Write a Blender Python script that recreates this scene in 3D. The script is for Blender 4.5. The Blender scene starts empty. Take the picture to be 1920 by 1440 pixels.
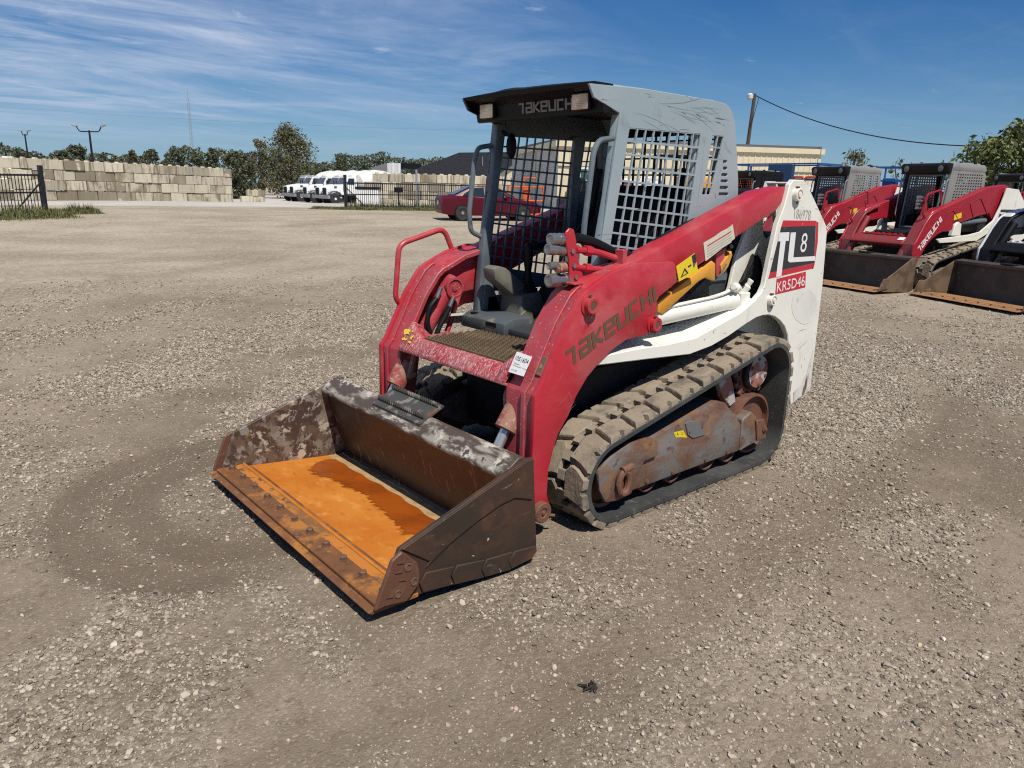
import bpy, bmesh, math, random
import numpy as np
from mathutils import Vector, Matrix, Euler

R_ = random.Random(7)
scene = bpy.context.scene
col = scene.collection

# ------------------------------------------------------------------ camera
CF, CX, CY, CZ = 1379.6, 3.9617, 3.0877, 1.6252          # focal length in photo pixels, position
YAW, PITCH, ROLL = 4.00946, -0.26086, 0.02111
def cam_axes():
    f = Vector((math.cos(PITCH)*math.cos(YAW), math.cos(PITCH)*math.sin(YAW), math.sin(PITCH)))
    r = f.cross(Vector((0, 0, 1))).normalized()
    u = r.cross(f)
    return (r*math.cos(ROLL)+u*math.sin(ROLL), u*math.cos(ROLL)-r*math.sin(ROLL), f)
CR, CU, CFW = cam_axes()
CO = Vector((CX, CY, CZ))
cam_d = bpy.data.cameras.new('camera')
cam = bpy.data.objects.new('camera', cam_d); col.objects.link(cam)
m = Matrix.Identity(4)
for i in range(3):
    m[i][0] = CR[i]; m[i][1] = CU[i]; m[i][2] = -CFW[i]; m[i][3] = CO[i]
cam.matrix_world = m
cam_d.sensor_width = 36; cam_d.lens = CF/1920*36
cam_d.clip_start = 0.05; cam_d.clip_end = 6000
scene.camera = cam

# ------------------------------------------------------------------ sun, sky, exposure
SUN = Vector((0.30, 1.0, 1.62)).normalized()
SUN_EL = math.asin(SUN.z); SUN_AZ = math.atan2(SUN.x, SUN.y)
sl = bpy.data.lights.new('sun', 'SUN'); sl.energy = 5.0; sl.angle = math.radians(0.53); sl.color = (1.0, 0.94, 0.85)
so = bpy.data.objects.new('sun', sl); col.objects.link(so)
so.rotation_euler = (-SUN).to_track_quat('-Z', 'Y').to_euler(); so.location = (0, 0, 30)
w = bpy.data.worlds.new('World'); scene.world = w; w.use_nodes = True
nt = w.node_tree; nt.nodes.clear()
def N(t, typ, **kw):
    n = t.nodes.new(typ)
    for k, v in kw.items(): setattr(n, k, v)
    return n
def wmath(t, op, a, b=None, clamp=False):
    n = N(t, 'ShaderNodeMath', operation=op, use_clamp=clamp)
    for i, x in enumerate((a, b)):
        if x is None: continue
        if isinstance(x, (int, float)): n.inputs[i].default_value = x
        else: t.links.new(x, n.inputs[i])
    return n.outputs[0]
sky = N(nt, 'ShaderNodeTexSky', sky_type='NISHITA')
sky.sun_disc = False; sky.sun_elevation = SUN_EL; sky.sun_rotation = SUN_AZ
sky.air_density = 1.0; sky.dust_density = 0.15; sky.ozone_density = 3.5; sky.altitude = 100
hsv = N(nt, 'ShaderNodeHueSaturation'); hsv.inputs['Saturation'].default_value = 1.38; hsv.inputs['Value'].default_value = 1.0
nt.links.new(sky.outputs[0], hsv.inputs['Color'])
# blue of the day: a little gain per channel
tnt = N(nt, 'ShaderNodeMixRGB', blend_type='MULTIPLY'); tnt.inputs[0].default_value = 1; tnt.inputs[2].default_value = (0.60, 0.89, 1.17, 1)
nt.links.new(hsv.outputs[0], tnt.inputs[1])
hz_sep = N(nt, 'ShaderNodeTexCoord'); hzs = N(nt, 'ShaderNodeSeparateXYZ'); nt.links.new(hz_sep.outputs['Generated'], hzs.inputs[0])
hzf = wmath(nt, 'MULTIPLY', wmath(nt, 'POWER', 2.718, wmath(nt, 'MULTIPLY', wmath(nt, 'ABSOLUTE', hzs.outputs[2]), -12.0)), 0.85)
hmix = N(nt, 'ShaderNodeMixRGB'); nt.links.new(hzf, hmix.inputs[0]); nt.links.new(tnt.outputs[0], hmix.inputs[1]); hmix.inputs[2].default_value = (4.9, 7.3, 10.2, 1)
tnt = hmix
# thin cirrus, laid on a flat sheet high above (direction / height)
tc = N(nt, 'ShaderNodeTexCoord')
sep = N(nt, 'ShaderNodeSeparateXYZ'); nt.links.new(tc.outputs['Generated'], sep.inputs[0])
zc = wmath(nt, 'MAXIMUM', sep.outputs[2], 0.015)
zz = wmath(nt, 'ADD', zc, 0.06)
px = wmath(nt, 'DIVIDE', sep.outputs[0], zz); py = wmath(nt, 'DIVIDE', sep.outputs[1], zz)
cmb = N(nt, 'ShaderNodeCombineXYZ'); nt.links.new(px, cmb.inputs[0]); nt.links.new(py, cmb.inputs[1])
def cloud_noise(rot, sc, scale, detail, rough, dist, off=(0, 0, 0)):
    mp = N(nt, 'ShaderNodeMapping'); mp.inputs['Rotation'].default_value = (0, 0, rot); mp.inputs['Scale'].default_value = sc
    mp.inputs['Location'].default_value = off
    nt.links.new(cmb.outputs[0], mp.inputs[0])
    n = N(nt, 'ShaderNodeTexNoise'); n.inputs['Scale'].default_value = scale; n.inputs['Detail'].default_value = detail
    n.inputs['Roughness'].default_value = rough; n.inputs['Distortion'].default_value = dist
    nt.links.new(mp.outputs[0], n.inputs['Vector']); return n.outputs['Fac']
def ramp(t, x, lo, hi):
    n = N(t, 'ShaderNodeMapRange', interpolation_type='SMOOTHSTEP'); n.inputs[1].default_value = lo; n.inputs[2].default_value = hi
    t.links.new(x, n.inputs[0]); return n.outputs[0]
# more cirrus towards the south (left of the view), clearer air towards the west
south = ramp(nt, wmath(nt, 'ADD', wmath(nt, 'MULTIPLY', sep.outputs[0], 0.76), wmath(nt, 'MULTIPLY', sep.outputs[1], -0.65)), -0.25, 0.75)
C1 = ramp(nt, cloud_noise(math.radians(38), (0.55, 1.0, 1), 0.75, 11, 0.66, 1.4, (1.3, 0.4, 0)), 0.45, 0.76)
C2 = ramp(nt, cloud_noise(math.radians(50), (0.75, 1.1, 1), 1.6, 10, 0.68, 1.6, (4.2, 7.7, 0)), 0.55, 0.82)
VE = ramp(nt, cloud_noise(math.radians(30), (0.45, 1.0, 1), 0.55, 9, 0.66, 1.3, (3.0, 0.9, 0)), 0.36, 0.70)
g1 = wmath(nt, 'ADD', wmath(nt, 'MULTIPLY', south, 0.85), 0.12)
cl = wmath(nt, 'MULTIPLY', C1, wmath(nt, 'MULTIPLY', g1, 1.15))
cl = wmath(nt, 'ADD', cl, wmath(nt, 'MULTIPLY', C2, wmath(nt, 'MULTIPLY', g1, 0.62)))
cl = wmath(nt, 'ADD', cl, wmath(nt, 'MULTIPLY', VE, wmath(nt, 'MULTIPLY', south, 1.0)), clamp=True)
PF = ramp(nt, cloud_noise(math.radians(35), (0.8, 1.1, 1), 2.3, 8, 0.62, 0.5, (8.4, 2.7, 0)), 0.63, 0.74)
cl = wmath(nt, 'ADD', cl, wmath(nt, 'MULTIPLY', PF, 0.45), clamp=True)
cl = wmath(nt, 'MULTIPLY', wmath(nt, 'MULTIPLY', cl, 0.98), ramp(nt, sep.outputs[2], 0.01, 0.10))
mixc = N(nt, 'ShaderNodeMixRGB'); nt.links.new(cl, mixc.inputs[0]); nt.links.new(tnt.outputs[0], mixc.inputs[1])
mixc.inputs[2].default_value = (7.6, 9.2, 12.0, 1)
bg = N(nt, 'ShaderNodeBackground'); bg.inputs['Strength'].default_value = 0.060
nt.links.new(mixc.outputs[0], bg.inputs['Color'])
wo = N(nt, 'ShaderNodeOutputWorld'); nt.links.new(bg.outputs[0], wo.inputs[0])
vs = scene.view_settings
vs.view_transform = 'Standard'; vs.look = 'None'; vs.exposure = 0.0; vs.gamma = 1.0; vs.use_curve_mapping = False
scene.cycles.use_denoising = False; scene.cycles.filter_width = 1.15
scene.cycles.max_bounces = 6; scene.cycles.diffuse_bounces = 2; scene.cycles.glossy_bounces = 3
scene.cycles.transparent_max_bounces = 8; scene.cycles.caustics_reflective = False; scene.cycles.caustics_refractive = False

# ------------------------------------------------------------------ survey helpers: a photo pixel to a point at a known depth
def ray(px, py):
    return CFW + CR*((px-960)/CF) - CU*((py-720)/CF)
def on(ax, val, px, py):
    d = ray(px, py); t = (val-CO[ax])/d[ax]; return CO + d*t
def XZ(y, pts):                                # pixels seen on the vertical plane y -> (x, z)
    return [(p.x, p.z) for p in (on(1, y, a, b) for a, b in pts)]
def hor(px):
    a = (px-960)/CF; b = -(CFW.z+a*CR.z)/CU.z
    return 720-CF*b
def at(px, dist):                              # ground plan position in the direction of pixel column px
    d = ray(px, hor(px)); d.z = 0; d.normalize()
    return Vector((CX+d.x*dist, CY+d.y*dist, 0))
def sm(a, b, x):
    t = min(1, max(0, (x-a)/(b-a))); return t*t*(3-2*t)
def gz(x, y):                                  # large shape of the ground
    d = math.hypot(x-CX, y-CY)
    return 0.27*sm(22, 36, d)*(1-sm(55, 66, d)) - 0.45*sm(56, 82, d)
def atg(px, dist):
    p = at(px, dist); p.z = gz(p.x, p.y); return p
def zat(px, py, dist):                         # height of the point seen at (px, py) at that distance
    d = ray(px, py); return CZ + d.z/math.hypot(d.x, d.y)*dist

# ------------------------------------------------------------------ materials
MATS = {}
def mk(name, base, rough=0.5, metal=0.0, layers=(), bump=None, rnd=0.0, spec=0.5, coord='Object', rough2=None, jitter=False, rndmix=None):
    """layers: (colour, noise scale, lo, hi[, stretch xyz[, detail[, distortion]]]) laid over base one after another"""
    if name in MATS: return MATS[name]
    mt = bpy.data.materials.new(name); mt.use_nodes = True; t = mt.node_tree
    b = t.nodes['Principled BSDF']
    b.inputs['Roughness'].default_value = rough; b.inputs['Metallic'].default_value = metal
    b.inputs['Specular IOR Level'].default_value = spec
    tcn = N(t, 'ShaderNodeTexCoord')
    rgb = N(t, 'ShaderNodeRGB'); rgb.outputs[0].default_value = (*base, 1); cur = rgb.outputs[0]
    if rnd:
        oi = N(t, 'ShaderNodeObjectInfo'); hs = N(t, 'ShaderNodeHueSaturation')
        mr = N(t, 'ShaderNodeMapRange'); mr.inputs[3].default_value = 1-rnd; mr.inputs[4].default_value = 1+rnd
        t.links.new(oi.outputs['Random'], mr.inputs[0]); t.links.new(mr.outputs[0], hs.inputs['Value'])
        t.links.new(cur, hs.inputs['Color']); cur = hs.outputs[0]
    if rndmix:
        oi2 = N(t, 'ShaderNodeObjectInfo'); fr2 = wmath(t, 'FRACT', wmath(t, 'MULTIPLY', oi2.outputs['Random'], 17.31))
        mx = N(t, 'ShaderNodeMixRGB'); mx.inputs[2].default_value = (*rndmix[0], 1); t.links.new(ramp(t, fr2, rndmix[1], rndmix[2]), mx.inputs[0]); t.links.new(cur, mx.inputs[1]); cur = mx.outputs[0]
    last = None
    for k, L in enumerate(layers):
        c, sc, lo, hi = L[:4]; st = L[4] if len(L) > 4 and L[4] else (1, 1, 1); det = L[5] if len(L) > 5 else 6; dis = L[6] if len(L) > 6 else 0.3
        mp = N(t, 'ShaderNodeMapping'); mp.inputs['Scale'].default_value = st; mp.inputs['Location'].default_value = (k*3.7, k*1.9, k*5.3)
        if jitter:
            ja = N(t, 'ShaderNodeVectorMath', operation='ADD'); jo = N(t, 'ShaderNodeObjectInfo'); js = wmath(t, 'MULTIPLY', jo.outputs['Random'], 60.0)
            t.links.new(tcn.outputs[coord], ja.inputs[0]); t.links.new(js, ja.inputs[1]); t.links.new(ja.outputs[0], mp.inputs[0])
        else: t.links.new(tcn.outputs[coord], mp.inputs[0])
        nz = N(t, 'ShaderNodeTexNoise'); nz.inputs['Scale'].default_value = sc; nz.inputs['Detail'].default_value = det; nz.inputs['Distortion'].default_value = dis
        nz.inputs['Roughness'].default_value = 0.6
        t.links.new(mp.outputs[0], nz.inputs['Vector'])
        f = ramp(t, nz.outputs['Fac'], lo, hi)
        mx = N(t, 'ShaderNodeMixRGB'); mx.inputs[2].default_value = (*c, 1)
        t.links.new(f, mx.inputs[0]); t.links.new(cur, mx.inputs[1]); cur = mx.outputs[0]; last = f
    t.links.new(cur, b.inputs['Base Color'])
    if rough2 is not None and last is not None:
        mr = N(t, 'ShaderNodeMapRange'); mr.inputs[3].default_value = rough; mr.inputs[4].default_value = rough2
        t.links.new(last, mr.inputs[0]); t.links.new(mr.outputs[0], b.inputs['Roughness'])
    if bump:
        nz = N(t, 'ShaderNodeTexNoise'); nz.inputs['Scale'].default_value = bump[0]; nz.inputs['Detail'].default_value = 5
        t.links.new(tcn.outputs[coord], nz.inputs['Vector'])
        bp = N(t, 'ShaderNodeBump'); bp.inputs['Strength'].default_value = bump[1]; bp.inputs['Distance'].default_value = bump[2] if len(bump) > 2 else 0.01
        t.links.new(nz.outputs['Fac'], bp.inputs['Height']); t.links.new(bp.outputs[0], b.inputs['Normal'])
    MATS[name] = mt
    return mt
RED = mk('red_paint', (0.44, 0.022, 0.036), 0.40, layers=[((0.46, 0.085, 0.092), 2.6, 0.40, 0.70, (1, 1, 1.5), 8), ((0.36, 0.016, 0.026), 9, 0.55, 0.75), ((0.36, 0.13, 0.11), 5, 0.60, 0.82, (1.5, 1, .5), 9),
        ((0.52, 0.20, 0.20), 55, 0.68, 0.76, (1, 1, 0.45)), ((0.16, 0.05, 0.03), 24, 0.70, 0.78)], bump=(60, 0.06))
RED_DUSTY = mk('red_paint_dusty', (0.40, 0.030, 0.042), 0.5, layers=[((0.36, 0.09, 0.095), 3, 0.35, 0.7), ((0.30, 0.05, 0.06), 11, 0.45, 0.7), ((0.56, 0.42, 0.40), 80, 0.62, 0.70), ((0.15, 0.045, 0.03), 14, 0.66, 0.8)], bump=(70, 0.1))
RED_WORN = mk('red_paint_chipped', (0.37, 0.028, 0.038), 0.5, layers=[((0.40, 0.10, 0.10), 4, 0.4, 0.65), ((0.46, 0.25, 0.24), 60, 0.49, 0.62, (0.5, 1.4, 0.6), 9), ((0.58, 0.49, 0.45), 120, 0.565, 0.63, (0.5, 1.3, 0.6), 9), ((0.30, 0.02, 0.03), 7, 0.56, 0.7), ((0.12, 0.07, 0.05), 18, 0.68, 0.78)], bump=(50, 0.2))
RED_DARK = mk('red_paint_rusty', (0.20, 0.05, 0.04), 0.6, layers=[((0.33, 0.03, 0.03), 8, 0.45, 0.6), ((0.13, 0.07, 0.045), 20, 0.5, 0.7)], bump=(60, 0.2))
WHITE = mk('white_paint', (0.78, 0.77, 0.685), 0.4, layers=[((0.69, 0.68, 0.60), 2.5, 0.4, 0.75), ((0.50, 0.46, 0.37), 6, 0.58, 0.80, (1.6, 1, 0.35), 9), ((0.42, 0.41, 0.38), 13, 0.668, 0.684, (0.25, 1, 1.2), 3, 2.2), ((0.26, 0.19, 0.11), 34, 0.69, 0.74)], bump=(40, 0.05))
WHITE_RUST = mk('white_paint_scraped', (0.64, 0.63, 0.58), 0.5, layers=[((0.45, 0.39, 0.28), 6, 0.45, 0.65, (1, 1, 0.6)), ((0.16, 0.09, 0.05), 9, 0.52, 0.60, (1, 1, 0.4))])
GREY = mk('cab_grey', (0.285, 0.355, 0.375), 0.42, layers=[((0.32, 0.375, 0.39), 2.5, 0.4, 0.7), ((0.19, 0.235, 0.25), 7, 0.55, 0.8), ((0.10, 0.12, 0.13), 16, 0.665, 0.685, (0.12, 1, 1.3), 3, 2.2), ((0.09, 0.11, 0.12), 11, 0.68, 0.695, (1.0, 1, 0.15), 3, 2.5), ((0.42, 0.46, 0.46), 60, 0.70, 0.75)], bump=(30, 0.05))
GREYD = mk('frame_and_shaded_side_grey', (0.105, 0.135, 0.155), 0.42, layers=[((0.16, 0.19, 0.205), 5, 0.4, 0.7), ((0.45, 0.47, 0.47), 60, 0.73, 0.77), ((0.08, 0.09, 0.10), 20, 0.62, 0.7)])  # frame paint; doubles as painted shade on the far cab side
GREYDUST = mk('cab_floor_grey', (0.070, 0.085, 0.095), 0.6, layers=[((0.22, 0.20, 0.16), 6, 0.50, 0.72)])
BLACK = mk('black_plastic', (0.006, 0.0065, 0.008), 0.5, spec=0.25, layers=[((0.012, 0.012, 0.014), 4, 0.5, 0.8)])
DARK = mk('dark_metal', (0.010, 0.011, 0.014), 0.6, spec=0.3, layers=[((0.03, 0.026, 0.022), 10, 0.55, 0.8)])
SEATM = mk('seat_vinyl', (0.006, 0.006, 0.007), 0.7, spec=0.2)
BEIGE = mk('beige_plastic', (0.165, 0.16, 0.125), 0.6, layers=[((0.12, 0.115, 0.09), 8, 0.4, 0.7)])
CHROME = mk('chrome', (0.62, 0.61, 0.58), 0.28, 0.75)
SILVER = mk('zinc_fitting', (0.34, 0.335, 0.32), 0.38, 0.8, layers=[((0.25, 0.235, 0.21), 18, 0.45, 0.7), ((0.14, 0.10, 0.075), 60, 0.64, 0.74)])
RUSTCYL = mk('rusty_cylinder', (0.30, 0.15, 0.10), 0.65, layers=[((0.30, 0.05, 0.04), 9, 0.5, 0.62), ((0.48, 0.36, 0.28), 40, 0.55, 0.68), ((0.12, 0.06, 0.04), 20, 0.6, 0.75)], bump=(80, 0.2))
BUCKET = mk('bucket_brown', (0.062, 0.034, 0.022), 0.62, spec=0.3, layers=[((0.038, 0.027, 0.019), 3, 0.4, 0.65), ((0.10, 0.046, 0.024), 7, 0.52, 0.75), ((0.13, 0.10, 0.08), 30, 0.62, 0.75, (0.3, 1, 1)), ((0.55, 0.53, 0.47), 38, 0.695, 0.72)], bump=(90, 0.12))
BUCKETBACK = mk('bucket_back_rust', (0.050, 0.030, 0.022), 0.45, layers=[((0.035, 0.024, 0.018), 3.5, 0.45, 0.6, (1, 0.7, 1)), ((0.20, 0.12, 0.08), 14, 0.60, 0.66, (1, 2.2, 0.5)), ((0.02, 0.015, 0.012), 9, 0.64, 0.7, (1, 2.0, 0.5))], bump=(60, 0.1))
BUCKETSIDE = mk('bucket_side_peeling', (0.062, 0.036, 0.025), 0.6, layers=[((0.20, 0.17, 0.13), 8, 0.48, 0.6, None, 10), ((0.42, 0.37, 0.29), 13, 0.54, 0.61, (1, 1, 1), 11), ((0.12, 0.08, 0.055), 7, 0.5, 0.6), ((0.22, 0.20, 0.17), 16, 0.56, 0.6, None, 8), ((0.06, 0.04, 0.03), 22, 0.57, 0.6, None, 8), ((0.34, 0.17, 0.05), 5, 0.62, 0.75)], bump=(60, 0.2))
LIP = mk('bucket_lip_worn', (0.075, 0.050, 0.036), 0.55, layers=[((0.30, 0.27, 0.22), 8, 0.48, 0.62, (1.5, 0.5, 1.5), 10), ((0.50, 0.46, 0.38), 13, 0.52, 0.62, (1.2, 0.6, 1.2), 10), ((0.07, 0.05, 0.04), 26, 0.57, 0.61, None, 10), ((0.32, 0.12, 0.04), 2.4, 0.58, 0.68)], bump=(50, 0.2))
FLOOR = mk('bucket_floor_rust', (0.52, 0.185, 0.026), 0.75, spec=0.2, layers=[((0.46, 0.135, 0.014), 2.2, 0.42, 0.62), ((0.60, 0.27, 0.06), 10, 0.52, 0.75, (1.2, 0.8, 1), 9), ((0.36, 0.12, 0.02), 24, 0.55, 0.75, (1.3, .7, 1), 9), ((0.20, 0.095, 0.03), 5, 0.64, 0.76, (1.2, .8, 1), 9), ((0.34, 0.27, 0.20), 4.5, 0.74, 0.77)], bump=(120, 0.15))
POOL = mk('wet_rust', (0.32, 0.072, 0.006), 0.30, layers=[((0.20, 0.042, 0.005), 3, 0.4, 0.7)])
EDGE = mk('cutting_edge_rust', (0.17, 0.072, 0.030), 0.62, spec=0.3, layers=[((0.38, 0.155, 0.035), 4.5, 0.48, 0.66, None, 9), ((0.11, 0.055, 0.03), 12, 0.5, 0.7), ((0.36, 0.19, 0.06), 40, 0.62, 0.7)], bump=(120, 0.25))
CUTTER = mk('side_cutter_rust', (0.115, 0.050, 0.028), 0.55, layers=[((0.17, 0.08, 0.045), 9, 0.5, 0.7), ((0.30, 0.27, 0.23), 30, 0.66, 0.74)], bump=(60, 0.2))
TAN = mk('dried_mud', (0.40, 0.27, 0.13), 0.9, layers=[((0.30, 0.19, 0.09), 20, 0.4, 0.7)])
BOLT = mk('rusty_bolt', (0.13, 0.07, 0.045), 0.6, layers=[((0.20, 0.12, 0.07), 40, 0.45, 0.7)])
RUBBER = mk('rubber', (0.040, 0.043, 0.042), 0.62, layers=[((0.080, 0.082, 0.076), 4, 0.42, 0.72), ((0.13, 0.12, 0.10), 30, 0.56, 0.75)], bump=(80, 0.2))
COVER = mk('cover_dark', (0.035, 0.041, 0.045), 0.6, layers=[((0.06, 0.065, 0.068), 6, 0.5, 0.75)])
SHEETG = mk('grey_sheet_metal', (0.60, 0.58, 0.53), 0.5, layers=[((0.52, 0.50, 0.45), 0.6, 0.4, 0.7)])
TREAD = mk('dusty_tread', (0.28, 0.23, 0.168), 0.9, spec=0.15, layers=[((0.16, 0.14, 0.11), 6, 0.45, 0.68), ((0.33, 0.28, 0.215), 22, 0.52, 0.75, None, 9), ((0.06, 0.054, 0.046), 14, 0.60, 0.70, None, 10), ((0.05, 0.045, 0.04), 45, 0.66, 0.72)], bump=(40, 0.35, 0.012))
UNDER = mk('rusty_track_frame', (0.16, 0.155, 0.145), 0.6, layers=[((0.15, 0.075, 0.045), 3.0, 0.40, 0.62, (1, 1, 2.0), 9), ((0.24, 0.125, 0.055), 7, 0.52, 0.68), ((0.10, 0.05, 0.035), 14, 0.55, 0.68), ((0.30, 0.26, 0.20), 30, 0.66, 0.74)], bump=(50, 0.25))
RUST = mk('rust', (0.17, 0.075, 0.045), 0.7, layers=[((0.11, 0.05, 0.035), 12, 0.45, 0.65), ((0.25, 0.14, 0.09), 25, 0.58, 0.72)], bump=(70, 0.25))
UNDERG = mk('track_frame_grey', (0.14, 0.145, 0.145), 0.55, layers=[((0.18, 0.09, 0.05), 20, 0.62, 0.72)])
HUBM = mk('hub_flaking', (0.30, 0.12, 0.09), 0.6, layers=[((0.42, 0.41, 0.40), 11, 0.48, 0.56)])
YELLOW = mk('yellow_paint', (0.66, 0.31, 0.035), 0.45, layers=[((0.58, 0.25, 0.03), 6, 0.45, 0.7)])
YDECAL = mk('yellow_sticker', (0.75, 0.56, 0.02), 0.4, layers=[((0.62, 0.45, 0.03), 14, 0.6, 0.72)])
STICK = mk('white_sticker', (0.72, 0.72, 0.70), 0.4, layers=[((0.60, 0.58, 0.54), 30, 0.6, 0.72)])
CREAMST = mk('cream_sticker', (0.62, 0.58, 0.46), 0.5, layers=[((0.42, 0.36, 0.28), 40, 0.58, 0.68)])
INK = mk('black_print', (0.02, 0.022, 0.028), 0.4, layers=[((0.10, 0.10, 0.11), 14, 0.66, 0.69, (0.3, 1, 1), 3, 1.6)])
LOGO = mk('brown_lettering', (0.125, 0.072, 0.042), 0.5)
LOGOD = mk('grey_lettering', (0.22, 0.20, 0.18), 0.5)
DRED = mk('red_sticker', (0.52, 0.012, 0.03), 0.35, layers=[((0.60, 0.35, 0.33), 25, 0.68, 0.72)])
GHOST = mk('faded_number', (0.50, 0.475, 0.41), 0.5)
LENS = mk('lamp_lens', (1.0, 0.86, 0.62), 0.3, 0.45, layers=[((0.70, 0.52, 0.36), 12, 0.4, 0.7)])
TPLATE = mk('tread_plate_muddy', (0.115, 0.080, 0.040), 0.75, layers=[((0.17, 0.125, 0.07), 6, 0.45, 0.7), ((0.08, 0.04, 0.02), 10, 0.56, 0.7)], bump=(60, 0.3))
GLASS = mk('dark_glass', (0.02, 0.03, 0.035), 0.06, spec=0.8)
CREAM = mk('cream_metal', (0.66, 0.58, 0.40), 0.5, layers=[((0.60, 0.52, 0.36), 0.6, 0.4, 0.7)])
ROOFG = mk('roof_grey', (0.10, 0.11, 0.12), 0.7)
SHINGLE = mk('shingle', (0.022, 0.024, 0.027), 0.95, spec=0.05, layers=[((0.032, 0.034, 0.037), 3, 0.4, 0.7)])
CARRED = mk('car_red', (0.085, 0.004, 0.014), 0.38, 0.0, spec=0.35)
TYRE = mk('tyre', (0.025, 0.025, 0.026), 0.8, layers=[((0.06, 0.055, 0.05), 12, 0.5, 0.7)])
ALLOY = mk('alloy', (0.55, 0.55, 0.56), 0.3, 0.8)
ORANGE = mk('lift_orange', (0.72, 0.12, 0.015), 0.4)
BLUE = mk('lift_blue', (0.012, 0.10, 0.30), 0.45, layers=[((0.02, 0.05, 0.12), 3, 0.5, 0.75)])
TWHITE = mk('truck_white', (0.78, 0.78, 0.76), 0.35)
FENCE = mk('fence_black', (0.012, 0.014, 0.018), 0.5)
GALV = mk('galvanised', (0.32, 0.33, 0.34), 0.5, 0.4)
WOOD = mk('pole_wood', (0.11, 0.075, 0.05), 0.85, layers=[((0.07, 0.05, 0.035), 4, 0.4, 0.7, (3, 3, 0.3))])
BARK = mk('bark', (0.10, 0.08, 0.06), 0.9)
BLOCK = mk('concrete_block', (0.54, 0.485, 0.37), 0.9, rnd=0.16, rndmix=((0.25, 0.21, 0.155), 0.35, 0.95), jitter=True, spec=0.1, layers=[((0.25, 0.20, 0.135), 0.9, 0.52, 0.66, (0.7, 0.7, 0.5)), ((0.60, 0.54, 0.42), 1.4, 0.60, 0.72), ((0.20, 0.165, 0.115), 4.0, 0.48, 0.68, (1.0, 1.0, 0.10), 9), ((0.09, 0.075, 0.055), 7.0, 0.64, 0.78, (1.0, 1.0, 0.08), 9)], bump=(20, 0.3))
def leafmat(name, c1, c2):
    mt = bpy.data.materials.new(name); mt.use_nodes = True; t = mt.node_tree; b = t.nodes['Principled BSDF']
    g = N(t, 'ShaderNodeNewGeometry'); r = N(t, 'ShaderNodeMixRGB'); r.inputs[1].default_value = (*c1, 1); r.inputs[2].default_value = (*c2, 1)
    t.links.new(g.outputs['Random Per Island'], r.inputs[0]); t.links.new(r.outputs[0], b.inputs['Base Color'])
    b.inputs['Roughness'].default_value = 0.6; b.inputs['Specular IOR Level'].default_value = 0.3
    MATS[name] = mt; return mt
LEAF_D = leafmat('leaf_dark', (0.045, 0.058, 0.030), (0.125, 0.13, 0.07))
LEAF_M = leafmat('leaf_olive', (0.07, 0.078, 0.034), (0.18, 0.17, 0.085))
LEAF_Y = leafmat('leaf_dry', (0.12, 0.10, 0.05), (0.19, 0.16, 0.09))
LEAF_G = leafmat('leaf_bright', (0.065, 0.095, 0.026), (0.19, 0.205, 0.075))
GRASSM = leafmat('grass_blade', (0.06, 0.085, 0.022), (0.22, 0.20, 0.085))
STONEM = leafmat('gravel_stone', (0.18, 0.148, 0.112), (0.50, 0.43, 0.335))
_t = STONEM.node_tree; _oi = N(_t, 'ShaderNodeObjectInfo'); _mx = [n for n in _t.nodes if n.type == 'MIX_RGB'][0]
_t.links.new(ramp(_t, _oi.outputs['Random'], 0.0, 1.15), _mx.inputs[0])
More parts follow.
